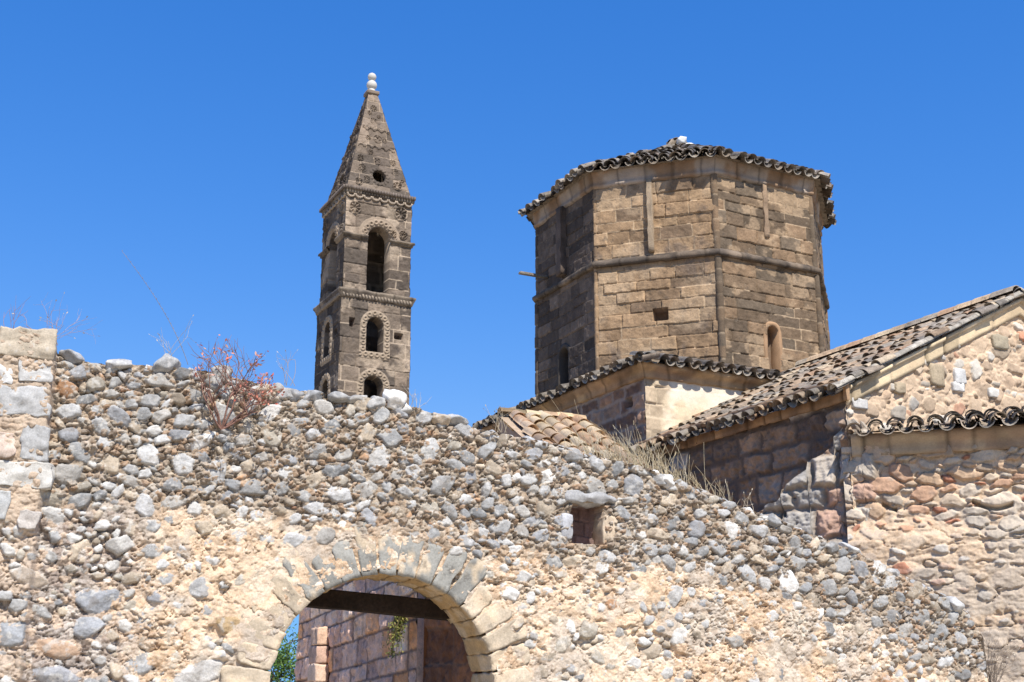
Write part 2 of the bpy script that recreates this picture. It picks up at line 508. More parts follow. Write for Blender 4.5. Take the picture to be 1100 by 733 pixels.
uu = np.broadcast_to(ug[:, None], zz.shape).copy()
ii = np.arange(nu)[:, None]
def pad(a, v): return np.concatenate([np.full((nu, nlow), v, a.dtype), a[ii, jj]], 1)
s_e, s_i, s_h = pad(s_e, -1.0), pad(s_i, -1), pad(s_h, 0.0)
ua = upper_amt(uu, zz); la = left_amt(uu, zz) * (1 - ua)
wx, wz = uu + 0.05 * (fbm2(uu * 6, zz * 6, 21) - 0.5), zz + 0.05 * (fbm2(uu * 6, zz * 6, 22) - 0.5)
f1, f2, idc = worley(wx * 13, wz * 17, 31)            # 6-8 cm chips
e1 = sst(0.03, 0.30, f2 - f1)
g1, g2, idd = worley(wx * 30, wz * 36, 33)            # 3 cm chips
e2 = sst(0.03, 0.30, g2 - g1)
big = fbm2(uu * 2.2, zz * 2.2, 41, 5) - 0.5
mid = fbm2(uu * 9, zz * 9, 42, 5) - 0.5
rid = np.abs(fbm2(uu * 5, zz * 5, 43, 4) - 0.5)
chip = (idc > 0.35)
smooth_pl = sst(0.40, 0.54, fbm2(uu * 1.3 + 5, zz * 1.3, 47, 5)) * (1 - ua) * (1 - la)   # patches of smoother plaster
H = big * 0.07 + mid * 0.06 + (0.007 + 0.025 * ua) * e1 * chip * (0.4 + idc) * (1 - 0.75 * smooth_pl) + (0.006 + 0.003 * ua) * e2 * (idd > 0.4) * (1 - 0.6 * smooth_pl)
H += (0.034 + 0.011 * ua) * (billow(uu * 9, zz * 11, 44, 5) - 0.45) * (1 - 0.72 * smooth_pl)
pit = sst(0.66, 0.74, fbm2(uu * 14, zz * 18, 45, 4)); H -= 0.03 * pit * (1 - 0.5 * smooth_pl)
ra_ = np.where(zz > AZ, np.hypot(uu - AU, zz - AZ), np.abs(uu - AU)); ringz = sst(AR + 0.62, AR + 0.45, ra_)
H -= 0.03 * sst(0.035, 0.0, rid) * (1 - 0.7 * smooth_pl)
H -= 0.055 * ua + 0.02 * la
H = H * (1 - 0.45 * ringz) - 0.002 * ringz
# colour: true surface colours
c_low = pal(idc, [(0.62, 0.46, 0.33), (0.58, 0.41, 0.28), (0.66, 0.54, 0.42), (0.50, 0.34, 0.22), (0.64, 0.49, 0.36), (0.70, 0.62, 0.52), (0.45, 0.32, 0.22)])
c_low2 = pal(idd, [(0.60, 0.46, 0.31), (0.52, 0.37, 0.23), (0.66, 0.57, 0.45), (0.58, 0.42, 0.27), (0.42, 0.30, 0.20)])
c_low = mix(c_low, c_low2, 0.45 + 0 * ua)
c_low = mix(c_low, (0.66, 0.50, 0.35), 0.7 * smooth_pl)
crk = sst(0.10, 0.0, np.minimum(f2 - f1, (g2 - g1) * 1.3))
c_low = mix(c_low, (0.34, 0.22, 0.13), 0.55 * crk * (1 - 0.6 * smooth_pl))
c_low = mix(c_low, (0.54, 0.37, 0.23), 0.4 * sst(0.55, 0.7, fbm2(uu * 2.7, zz * 2.7, 52)))
c_low = mix(c_low, (0.40, 0.36, 0.31), 0.65 * sst(0.53, 0.64, fbm2(uu * 1.9 + 9, zz * 2.3, 53)))
c_up = pal(idc, [(0.36, 0.285, 0.21), (0.31, 0.24, 0.175), (0.40, 0.33, 0.25), (0.35, 0.30, 0.24), (0.36, 0.24, 0.155), (0.43, 0.38, 0.32), (0.27, 0.21, 0.16)])
c_up = mix(c_up, pal(idd, [(0.32, 0.26, 0.20), (0.40, 0.34, 0.27), (0.22, 0.17, 0.13), (0.36, 0.25, 0.16)]), 0.4 + 0 * ua)
c_lf = pal(idc, [(0.42, 0.36, 0.31), (0.36, 0.31, 0.27), (0.50, 0.44, 0.38), (0.30, 0.24, 0.20), (0.52, 0.40, 0.30)])
c_lf = mix(c_lf, (0.20, 0.15, 0.12), 0.55 * crk)
crack = sst(0.010, 0.0, np.abs(fbm2(uu * 2.4 + 3, zz * 2.4, 57, 5) - 0.5)) * (1 - ua)
H = H - 0.022 * crack - 0.05 * sst(0.62, 0.72, fbm2(uu * 2.6, zz * 3.4, 58, 5)) * (1 - ua)
c_low = mix(c_low, (0.22, 0.15, 0.10), 0.6 * crack)
c_low = mix(c_low, (0.68, 0.58, 0.46), 0.5 * sst(0.55, 0.66, fbm2(uu * 3.1, zz * 3.1, 59, 5)))
soil = sst(0.58, 0.66, fbm2(uu * 19, zz * 23, 65, 4)) * (0.45 + 0.55 * sst(0.40, 0.60, fbm2(uu * 2.2, zz * 2.2, 66, 4)))   # dark crumbs of earth and moss
c_up = mix(c_up, (0.12, 0.088, 0.06), 0.75 * soil); c_lf = mix(c_lf, (0.12, 0.088, 0.065), 0.8 * soil); c_low = mix(c_low, (0.30, 0.205, 0.13), 0.5 * soil)
C = mix(mix(c_low, c_lf, la), c_up, ua)
# fitted stones: whichever stands further out, the stone face or the mortar, is what shows
sid = np.maximum(s_i, 0)
rs_ = s_rad[sid]
dome = np.minimum(s_e / (0.008 + 0.11 * rs_), 1.0)
Hs = s_base[sid] + s_h + 0.024 * np.clip(1 - (1 - np.clip(dome, 0, 1)) ** 2, 0, 1) * np.clip(rs_ / 0.06, 0.5, 1.3) - 0.014
Hs += 0.020 * (fbm2(uu * 16, zz * 16, 211, 5) - 0.5) + 0.008 * (billow(uu * 24, zz * 24, 212, 3) - 0.4)
jn = -0.001 - 0.046 * fbm2(uu * 6, zz * 6, 213)
H = H + (jn + 0.055) * ua * 0.9
show = (s_i >= 0) & (s_e > 0) & (Hs > H)
H = np.where(show, Hs, H)
cs_ = s_col[sid] * (0.78 + 0.44 * fbm2(uu * 13, zz * 13, 214, 5))[..., None]
cs_ = mix(cs_, (0.50, 0.48, 0.44), 0.55 * sst(0.60, 0.70, fbm2(uu * 17 + 3 * hsh(sid, 1), zz * 17, 215, 4)))
vein = np.abs(fbm2(uu * 5 + 9 * hsh(sid, 2), zz * 8, 216, 4) - 0.5)
cs_ = mix(cs_, (0.62, 0.60, 0.57), 0.5 * sst(0.012, 0.0, vein) * (hsh(sid, 5) > 0.4))
cs_ = mix(cs_, (0.20, 0.17, 0.14), 0.40 * sst(0.60, 0.72, fbm2(uu * 8, zz * 8, 217, 5)))
C = np.where(show[..., None], cs_, C)
pier = sst(0.0, -0.06, uu - PIL)
C = mix(C, (0.50, 0.39, 0.29), 0.65 * pier * (~show))
pup = pier * sst(g_uz(20, 580)[1], g_uz(20, 540)[1], zz)
H = H * (1 - 0.6 * pup) + pier * (0.105 - 0.5 * (big * 0.07)) + 0.02 * pup
# window niche
inw = (uu > wu0) & (uu < wu1) & (zz > wz0 - 0.04 * (uu - wu0)) & (zz < wz1)
bu, bz = (uu - wu0), (zz - wz0)
row = np.floor(bz / 0.16 + 0.15 * bu * 5); 
jo = np.minimum(np.abs((bz / 0.16 + 0.15 * bu * 5) % 1 - 0.5), np.abs(((bu + 0.07 * row) / 0.2) % 1 - 0.5))
Hw = -0.42 - 0.03 * sst(0.42, 0.5, np.maximum(np.abs((bz / 0.16 + 0.75 * bu) % 1 - 0.5), np.abs(((bu + 0.07 * row) / 0.2) % 1 - 0.5))) + 0.04 * mid
H = np.where(inw, Hw, H)
C = np.where(inw[..., None], np.array([0.24, 0.16, 0.14]) * (0.8 + 0.5 * hsh(row, np.floor((bu + 0.07 * row) / 0.2), 0, 3))[..., None], C)
Pw = panel_geo(GO, GU, GN, uu, zz, H)
ca = (uu[:-1, :-1] + uu[1:, 1:]) / 2 - AU; cz = (zz[:-1, :-1] + zz[1:, 1:]) / 2 - AZ
inside = np.where(cz > 0, np.hypot(ca, cz) < AR + 0.05, np.abs(ca) < AR + 0.05)
gate = thing('gate_wall', tuple(GO), 'ruined grey rubble stone wall with round arched gateway and sloping broken top', 'wall')
acc = Acc()
above = np.zeros(inside.shape, bool)
above[:, nlow:] = np.arange(nup - 1)[None, :] >= jtop[:-1, None]
acc.add(Pw.reshape(-1, 3), gridF(nu, nlow + nup, ~(inside | above)), C.reshape(-1, 3))
# broken top and end of the wall core
ndp = 14
dd = np.linspace(0, 1, ndp)
us = ug[::3]
Ht = H[::3, -1]
tu, td = np.meshgrid(us, dd, indexing='ij')
tzz = top_z(tu) + 0.10 * (fbm2(tu * 3, td * 3, 61) - 0.45) * np.sin(np.pi * np.clip(td * 1.0, 0, 1)) * 2
hh = Ht[:, None] * (1 - td) - GT * td
acc.add(panel_geo(GO, GU, GN, tu, tzz, hh).reshape(-1, 3), gridF(len(us), ndp), mix(np.full(tu.shape + (3,), 0.0) + (0.33, 0.27, 0.2), (0.42, 0.36, 0.28), fbm2(tu * 8, td * 8, 62)).reshape(-1, 3))
# back face
ub = np.linspace(U0, U1, 160); nb = 60
bu_, bt_ = np.meshgrid(ub, np.linspace(0, 1, nb), indexing='ij')
bz_ = bt_ * top_z(bu_)
cb = (bu_[:-1, :-1] + bu_[1:, 1:]) / 2 - AU; cbz = (bz_[:-1, :-1] + bz_[1:, 1:]) / 2 - AZ
inb = np.where(cbz > 0, np.hypot(cb, cbz) < AR + 0.16, np.abs(cb) < AR + 0.16)
acc.add(panel_geo(GO, GU, GN, bu_, bz_, -GT + 0 * bu_ + 0.05 * (fbm2(bu_ * 4, bz_ * 4, 63) - 0.5) * (bt_ < 0.99)).reshape(-1, 3), gridF(160, nb, ~inb), (0.38, 0.30, 0.22))
# end face
ez = np.linspace(0, float(zz[-1].max()), 40); eh = np.interp(ez, zz[-1], H[-1])
ee, ed = np.meshgrid(np.arange(len(ez)), np.linspace(0, 1, 20), indexing='ij')
ezz = ez[ee.astype(int)]; eHH = eh[ee.astype(int)] * (1 - ed) - GT * ed
acc.add(panel_geo(GO, GU, GN, U1 + 0.08 * (fbm2(ezz * 5, ed * 5, 64) - 0.5) * np.sin(np.pi * ed), ezz, eHH).reshape(-1, 3), gridF(len(ez), 20), (0.36, 0.30, 0.23))
acc.build('masonry', M_mortar, gate)

# ---- loose stones of the broken crest, and further back on the wall head
items3, items2 = [], []
crest = []
uc = PIL + 0.10
while uc < U1 - 0.08:
    a = rng.uniform(0.07, 0.135) if rng.random() < 0.55 else rng.uniform(0.035, 0.07)
    uc += a * 0.78
    b = a * rng.uniform(0.5, 0.85)
    zc_ = float(top_z(uc)) - b * rng.uniform(0.25, 0.75)
    ang = math.atan2(float(top_z(uc + 0.1) - top_z(uc - 0.1)), 0.2) * 0.8 + rng.normal(0, 0.22)
    crest.append((uc, zc_, a, b, ang))
    uc += a * 0.78
for (px, py, wpx, hpx, ang) in [(495, 439, 30, 16, 0.0), (424, 420, 34, 24, -0.5), (180, 388, 30, 24, 0.2), (76, 376, 30, 14, -0.25), (128, 391, 30, 16, 0.0),
                           (885, 584, 24, 24, 0), (920, 592, 34, 16, -0.5), (240, 400, 26, 20, 0)]:
    u_, z_ = g_uz(px, py)
    crest = [c for c in crest if math.hypot(c[0] - u_, c[1] - z_) > (c[2] + wpx * 0.0048) * 0.75]
    crest.append((u_, min(z_, float(top_z(u_)) + 0.03), wpx * 0.0050, hpx * 0.0050, ang))
for (u_, z_, a, b, ang) in crest:
    items3.append((GO + GU * u_ + np.array([0, 0, z_]) + GN * (-0.06 + rng.uniform(-0.04, 0.02)), a, b, a * rng.uniform(0.7, 1.0), ang, pick(rng, [0.74, 0.12, 0.12, 0.02])))
for k in range(170):
    u_ = rng.uniform(PIL - 0.8, U1 - 0.1); a = rng.uniform(0.05, 0.13)
    items2.append((GO + GU * u_ + np.array([0, 0, float(top_z(u_)) + rng.uniform(-0.06, 0.0)]) - GN * rng.uniform(0.15, 0.68), a, a * 0.6, a * 0.8, rng.normal(0, 0.3), pick(rng, [0.75, 0.1, 0.1, 0.05])))
acc = Acc()
rocks(acc, items3, 4, GU, GN)
rocks(acc, items2, 2, GU, GN)
acc.build('coping_stones', M_stone, gate, smooth=False)

# ---- big blocks of the pier at the left
acc = Acc()
pier_px = [((28, 372), 29, 16, (0.40, 0.34, 0.26)), ((24, 434), 27, 16, (0.37, 0.365, 0.355)), ((38, 402), 17, 12, (0.42, 0.41, 0.39)), ((6, 405), 8, 9, (0.5, 0.49, 0.47)),
           ((38, 480), 13, 18, (0.34, 0.335, 0.325)), ((-40, 430), 30, 22, (0.40, 0.40, 0.41)), ((-50, 372), 36, 16, (0.42, 0.36, 0.28)),
           ((20, 512), 34, 13, (0.47, 0.45, 0.41)), ((2, 480), 14, 14, (0.48, 0.38, 0.31)), ((-8, 545), 16, 14, (0.36, 0.36, 0.35)), ((30, 560), 10, 9, (0.44, 0.40, 0.36)),
           ((-55, 500), 26, 24, (0.42, 0.38, 0.33)), ((-90, 440), 16, 20, (0.38, 0.37, 0.36)), ((-60, 345), 20, 6, (0.5, 0.48, 0.45))]
for k, ((px, py), hw, hh_, c) in enumerate(pier_px):
    u_, z_ = g_uz(px, py)
    block(acc, GO + GU * u_ + np.array([0, 0, z_]) - GN * 0.02, GU, GN, (0, 0, 1), (hw * 0.0092, 0.152, hh_ * 0.0093), c, n=16, rnd=0.16, amp=0.045, seed=100 + k)
acc.build('pier_block', M_stone, gate)

# ---- arch ring: wedge stones that show their face and the soffit
acc = Acc()
nv_ = 19
angs = np.linspace(0, math.pi, nv_ + 1)
rr = random.Random(5)
Vb, Fb = box_grid(9)
for k in range(nv_):
    a0, a1 = angs[k] + 0.006, angs[k + 1] - 0.006
    length = rr.uniform(0.36, 0.56) if 4 < k < 14 else rr.uniform(0.32, 0.48)
    s_ = Vb.copy(); kw_ = rr.uniform(0.86, 0.98)
    an = a0 + (a1 - a0) * (s_[:, 0] + 1) / 2
    # rounded outer end
    shr = np.sqrt(np.clip(1 - 0.22 * np.abs(s_[:, 0]) ** 4 * np.clip(s_[:, 2], 0, 1), 0.2, 1))
    ra = AR + length * (s_[:, 2] + 1) / 2 * shr
    mid_a = (a0 + a1) / 2
    an = mid_a + (an - mid_a) * np.where(s_[:, 2] > -0.7, kw_, 0.985)
    dep = 0.004 + rr.uniform(-0.006, 0.010) - (GT - 0.02) * (1 - s_[:, 1]) / 2
    P = GO + ((AU + np.cos(an) * ra))[:, None] * GU + (AZ + np.sin(an) * ra)[:, None] * v3([0, 0, 1]) + dep[:, None] * GN
    P = jitter_solid(P, 0.030, 9, 300 + k)
    grey = k in range(5, 14)
    c = np.array((0.27, 0.262, 0.235) if grey else (0.47, 0.39, 0.29)) * rr.uniform(0.85, 1.12)
    soff = sst(-0.6, -0.95, s_[:, 2])           # soffit dressed in the same ochre stone
    cc = mix(np.broadcast_to(c, P.shape), (0.46, 0.32, 0.17), soff * (s_[:, 1] < 0.9))
    cc = mix(cc, (0.55, 0.44, 0.31), 0.85 * sst(0.53 if grey else 0.47, 0.62, fbm3(P * 6, 303)))
    acc.add(P, Fb, cc)
for sgn in (-1, 1):                              # jambs under the springing
    z0_ = 0.0
    k = 0
    while z0_ < AZ - 0.02:
        h_ = min(0.38, AZ - z0_)
        block(acc, GO + GU * (AU + sgn * (AR + 0.22)) + v3([0, 0, z0_ + h_ / 2]) - GN * (GT / 2 - 0.01), GU, GN, (0, 0, 1), (0.22, GT / 2, h_ / 2 - 0.006), (0.46, 0.37, 0.26), n=8, rnd=0.05, amp=0.012, seed=350 + k + sgn)
        z0_ += h_; k += 1
acc.build('arch_ring', M_ashlar, gate)

# ---- niche lintel and jamb stones
acc = Acc()
wc = (wu0 + wu1) / 2
block(acc, GO + GU * (wc + 0.03) + v3([0, 0, wz1 + 0.065]) - GN * 0.16, GU, GN, (0, 0, 1), ((wu1 - wu0) / 2 + 0.12, 0.20, 0.058), (0.33, 0.325, 0.32), n=16, rnd=0.35, amp=0.05, seed=401)
acc.build('window_lintel', M_stone, gate)
acc = Acc()
block(acc, GO + GU * (wu1 + 0.075) + v3([0, 0, (wz0 + wz1) / 2 - 0.06]) - GN * 0.18, GU, GN, (0, 0, 1), (0.085, 0.17, 0.17), (0.46, 0.37, 0.27), n=12, rnd=0.2, amp=0.035, seed=402)
block(acc, GO + GU * (wu0 - 0.065) + v3([0, 0, (wz0 + wz1) / 2 - 0.04]) - GN * 0.16, GU, GN, (0, 0, 1), (0.07, 0.16, 0.15), (0.38, 0.38, 0.39), n=12, rnd=0.3, amp=0.03, seed=403)
acc.build('window_jamb', M_stone, gate)

# ---- dark timber across the inner side of the arch
bl = on_plane(336, 639, GO - GN * 0.70, GN); br = on_plane(500, 660, GO - GN * 0.70, GN)
acc = Acc()
V, F = box_grid(10)
cb_ = np.dot(bl - GO, GU); ce_ = np.dot(br - GO, GU)
zb = (bl[2] + br[2]) / 2
P = GO + ((cb_ + ce_) / 2 + V[:, :1] * ((ce_ - cb_) / 2 + 0.35)) * GU - (0.78 - V[:, 1:2] * 0.11) * GN + (bl[2] + (br[2] - bl[2]) * (V[:, :1] + 1) / 2 + V[:, 2:] * 0.095) * v3([0, 0, 1])
acc.add(jitter_solid(P, 0.012, 4, 411), F, (0.035, 0.024, 0.018))
acc.build('timber_lintel', M_wood, gate)

# ================================================================== ashlar panel helper
def ashlar(u, z, ch, bl_, seed, joint=0.012, skew=0.0, warp=0.02):
    """returns height 0..1 edge distance (m), block id random, and joint mask"""
    uw = u + warp * (fbm2(u * 3, z * 3, seed + 1) - 0.5) * 2; zw = z + warp * (fbm2(u * 3, z * 3, seed + 2) - 0.5) * 2 - skew * u
    # uneven courses
    n = int(np.max(zw) / ch) + 4
    off = int(np.floor(np.min(zw) / ch)) - 2
    r = np.random.default_rng(seed)
    hs = ch * r.uniform(0.75, 1.25, n - off + 4)
    edges = off * ch + np.concatenate([[0], np.cumsum(hs)])
    row = np.searchsorted(edges, zw) - 1
    row = np.clip(row, 0, len(hs) - 1)
    dz = np.minimum(zw - edges[row], edges[row + 1] - zw)
    bw = bl_ * (0.75 + 0.5 * hsh(row, 7, 0, seed))
    sx = uw / bw + 13.7 * hsh(row, 3, 0, seed)
    # jittered block ends
    k = np.floor(sx)
    e0 = k + 0.35 * (hsh(k, row, 1, seed) - 0.5); e1_ = k + 1 + 0.35 * (hsh(k + 1, row, 1, seed) - 0.5)
    kk = np.where(sx < e0, k - 1, np.where(sx > e1_, k + 1, k))
    e0 = kk + 0.35 * (hsh(kk, row, 1, seed) - 0.5); e1_ = kk + 1 + 0.35 * (hsh(kk + 1, row, 1, seed) - 0.5)
    dx = np.minimum(sx - e0, e1_ - sx) * bw
    d = np.minimum(dx, dz)
    return d, hsh(kk, row, 2, seed), hsh(kk, row, 4, seed)

def ashlar_panel(acc, O, U, N, w, z0, z1, res, cols, mcol, ch, bl_, seed, stain=None, openings=(), rough=0.012, jw=0.016, skew=0.0, depth_bottom=None, extra=None, jprob=1.0, warp=0.02):
    nu_, nz_ = max(2, int(w / res)), max(2, int((z1 - z0) / res))
    u, z = np.meshgrid(np.linspace(0, w, nu_), np.linspace(z0, z1, nz_), indexing='ij')
    d, id1, id2 = ashlar(u, z, ch, bl_, seed, skew=skew, warp=warp)
    edge_n = fbm2(u * 14, z * 14, seed + 5) - 0.5
    t = sst(jw * 0.3, jw * 1.5, d + 0.02 * edge_n)              # 1 on the stone, 0 in the joint
    H = (0.020 * (id2 - 0.5) * 2 + 0.010 * (billow(u * 11, z * 11, seed + 11, 4) - 0.4) + rough * (fbm2(u * 8, z * 8, seed + 6, 5) - 0.5) * 2) * t
    raised = fbm2(u * 1.1, z * 1.1, seed + 9)
    jd = np.where(raised > 0.52, -0.006, -0.034)
    H = H + jd * (1 - t)
    C = pal(id1, cols) * (0.86 + 0.28 * id2)[..., None]
    C = C * (1 + 0.30 * (fbm2(u * 7, z * 7, seed + 7, 4) - 0.5)[..., None] * 2)
    jm = (1 - t) * sst(0.46, 0.56, raised) if jprob < 1 else (1 - t)
    C = mix(C, mcol, 0.85 * jm)
    if stain is not None: C = stain(u, z, C)
    keep = None
    dead = np.zeros(u.shape, bool)
    for op in openings:
        m = op['mask'](u, z)
        H = np.where(m, -op['d'], H)
        if op.get('col') is not None: C = np.where(m[..., None], np.array(op['col']), C)
        if op.get('hole', True): dead |= m
    if extra is not None: H, C = extra(u, z, H, C)
    keep = ~(dead[:-1, :-1] & dead[1:, :-1] & dead[:-1, 1:] & dead[1:, 1:])
    acc.add(panel_geo(O, U, N, u, z, H).reshape(-1, 3), gridF(nu_, nz_, keep), C.reshape(-1, 3))

def arch_mask(uc, z0, hw, zs, grow=0.0):
    """round headed opening: sill z0, half width hw, springing zs"""
    return lambda u, z: (np.abs(u - uc) < hw + grow) & (z > z0 - grow) & ((z < zs) | (np.hypot(u - uc, z - zs) < hw + grow))

# straight moulding from p0 to p1 with an (out, z) profile
def moulding(acc, p0, p1, N, prof, col, seg=0.06, amp=0.012, seed=0, var=0.25, col2=None, cap=True):
    p0, p1, N = v3(p0), v3(p1), v3(N)
    L = np.linalg.norm(p1 - p0); n = max(2, int(L / seg))
    # densify profile
    pr = []
    for (a, b), (c, d) in zip(prof[:-1], prof[1:]):
        m = max(1, int(math.hypot(c - a, d - b) / 0.05))
        for q in range(m): pr.append((a + (c - a) * q / m, b + (d - b) * q / m))
    pr.append(prof[-1]); pr = np.array(pr)
    s = np.linspace(0, 1, n)
    P = p0 + s[:, None, None] * (p1 - p0) + pr[None, :, :1] * N + pr[None, :, 1:] * v3([0, 0, 1])
    P = jitter_solid(P, amp, 6, seed)
    c = np.broadcast_to(np.asarray(col, float), P.shape).copy()
    if col2 is not None: c = mix(c, col2, sst(0.45, 0.6, fbm3(P * 2.5, seed + 3)))
    c = c * (1 + var * 2 * (fbm3(P * 5, seed + 4) - 0.5))[..., None]
    bs = s * L / 0.62 + 0.3 * np.sin(s * 17 + seed); bk = np.floor(bs); bj = np.abs(bs - np.round(bs)) * 0.62
    c = c * (0.72 + 0.5 * hsh(bk, seed))[:, None, None] * (1 - 0.55 * sst(0.035, 0.01, bj))[:, None, None]
    P = P + (0.05 * (hsh(bk, seed + 1) - 0.5) - 0.03 * sst(0.04, 0.01, bj))[:, None, None] * N
    F = [gridF(n, len(pr))]
    nv = len(pr)
    acc.add(P.reshape(-1, 3), F, c.reshape(-1, 3))
    if cap:
        for e in (0, n - 1):
            acc.add(P[e], np.arange(nv)[None, :], c[e])

# ring moulding around a regular polygon
def ring_moulding(acc, corners, centre, prof, **kw):
    """corners (n,2) at profile offset 0 measured on the apothem; mitred"""
    n = len(corners); cx, cy = centre
    for i in range(n):
        a, b = corners[i], corners[(i + 1) % n]
        e = np.array([b[0] - a[0], b[1] - a[1]]); L = np.linalg.norm(e); e /= L
        N = np.array([e[1], -e[0]])
        if np.dot(N, (a + b) / 2 - np.array(centre)) < 0: N = -N
        ap = abs(np.dot(N, np.array(a) - np.array(centre)))
        seg = kw.get('seg', 0.06); m = max(2, int(L / seg))
        pr = []
        for (p, q), (r_, s_) in zip(prof[:-1], prof[1:]):
            mm = max(1, int(math.hypot(r_ - p, s_ - q) / 0.05))
            for k in range(mm): pr.append((p + (r_ - p) * k / mm, q + (s_ - q) * k / mm))
        pr.append(prof[-1]); pr = np.array(pr)
        s = np.linspace(0, 1, m)
        base = np.array(a)[None] + s[:, None] * (np.array(b) - np.array(a))[None]
        sc_ = (ap + pr[:, 0]) / ap
        XY = np.array(centre)[None, None] + (base - np.array(centre))[:, None, :] * sc_[None, :, None]
        P = np.concatenate([XY, np.broadcast_to(pr[None, :, 1:], XY.shape[:2] + (1,))], -1)
        P = jitter_solid(P, kw.get('amp', 0.012), 6, kw.get('seed', 0))
        c = np.broadcast_to(np.asarray(kw['col'], float), P.shape).copy()
        if kw.get('col2') is not None: c = mix(c, kw['col2'], sst(0.45, 0.6, fbm3(P * 1.8, kw.get('seed', 0) + 3)))
        c = c * (1 + kw.get('var', 0.25) * 2 * (fbm3(P * 5, kw.get('seed', 0) + 4) - 0.5))[..., None]
        bs = s * L / 0.62; bk = np.floor(bs) + 31 * i; bj = np.abs(bs - np.round(bs)) * 0.62
        c = c * (0.76 + 0.45 * hsh(bk, kw.get('seed', 0)))[:, None, None] * (1 - 0.5 * sst(0.035, 0.01, bj))[:, None, None]
        acc.add(P.reshape(-1, 3), gridF(m, len(pr)), c.reshape(-1, 3))

# ---- barrel tiles
def tile(acc, P0, D, A, Nn, L, r0, r1, col, up=True, seg=8, th=0.015):
    """one barrel tile; P0 low end centre, D up-slope, A across, Nn roof normal; up=True convex"""
    th_ = np.linspace(-0.5, 0.5, seg + 1) * math.pi * 0.92
    sgn = 1 if up else -1
    rows = []
    for (t, r) in ((0, r0), (1, r1)):
        for dr in (0, -th):
            rr_ = r + dr
            x = np.sin(th_) * rr_; y = sgn * (np.cos(th_) * rr_ - r * 0.35)
            rows.append(v3(P0) + t * L * v3(D) + x[:, None] * v3(A) + y[:, None] * v3(Nn))
    V = np.concatenate(rows); m = seg + 1
    F = []
    for i in range(seg):
        F += [[i, i + 1, 2 * m + i + 1, 2 * m + i], [m + i, m + i + 1, 3 * m + i + 1, 3 * m + i], [i, i + 1, m + i + 1, m + i], [2 * m + i, 2 * m + i + 1, 3 * m + i + 1, 3 * m + i]]
    F += [[0, m, 3 * m, 2 * m], [seg, m + seg, 3 * m + seg, 2 * m + seg]]
    acc.add(V, np.array(F), np.asarray(col))

def tile_field(acc, E0, A, D, Nn, width, lenf, sp, r, TL, cols, rg, jit=0.03, start=0.0, pans=True):
    """E0: eave start; A across (unit), D up slope, lenf(x)->slope length of the column at x"""
    n = int(width / sp)
    for i in range(n + 1):
        x = start + i * sp
        if x > width: break
        Lc = lenf(x)
        nt_ = max(1, int(math.ceil(Lc / (TL * 0.82)))) if Lc > 0.1 else 0
        for k in range(nt_):
            ln = min(TL, Lc - k * TL * 0.82 + 0.05)
            if ln < 0.12 or (k > 0 and rg.random() < 0.02): continue
            slip = -rg.uniform(0.04, 0.12) if rg.random() < 0.07 else 0.0
            c = np.array(cols[rg.integers(len(cols))]) * rg.uniform(0.8, 1.15)
            base = v3(E0) + v3(A) * (x + rg.normal(0, jit * 0.6)) + v3(D) * (k * TL * 0.82 + rg.normal(0, jit) + slip) + v3(Nn) * (0.03 + 0.012 * (k % 2) + rg.uniform(0, 0.03))
            dd_ = v3(D) + v3(A) * rg.normal(0, 0.04) - v3(Nn) * 0.05 + v3(Nn) * rg.normal(0, 0.02)
            aa = v3(A) + v3(Nn) * rg.normal(0, 0.06)
            tile(acc, base, dd_, aa, Nn, ln, r * rg.uniform(0.95, 1.1), r * 0.84, c)
            if pans and x + sp / 2 < width + sp * 0.3:
                c2 = np.array(cols[rg.integers(len(cols))]) * rg.uniform(0.7, 1.0)
                tile(acc, base + v3(A) * sp / 2 - v3(Nn) * 0.05 - v3(D) * rg.uniform(0.0, 0.05), dd_, aa, Nn, ln, r * 0.98, r * 0.9, c2, up=False)

# ================================================================== CHURCH
K = 1.1
CT = np.array([3.84 * K, 26.0 * K])              # axis of the drum
OR = 3.30 * K                                     # circumradius of the drum
ROT = R_(4.6)
nB = np.array([math.sin(R_(27.1)), -math.cos(R_(27.1)), 0]); tB = np.array([math.cos(R_(27.1)), math.sin(R_(27.1)), 0])
nL = -tB.copy()
nA = np.array([math.sin(R_(-17.9)), -math.cos(R_(-17.9)), 0]); tA = np.array([math.cos(R_(-17.9)), math.sin(R_(-17.9)), 0])
def cz(y): return 1.6 + (y - 1.6) * K
ZS, ZC = cz(9.93), cz(11.66)                       # string course, cornice base
church = thing('church', (CT[0], CT[1], 0), 'old brown stone Byzantine church with octagonal drum and tiled roofs behind the rubble wall', 'church')

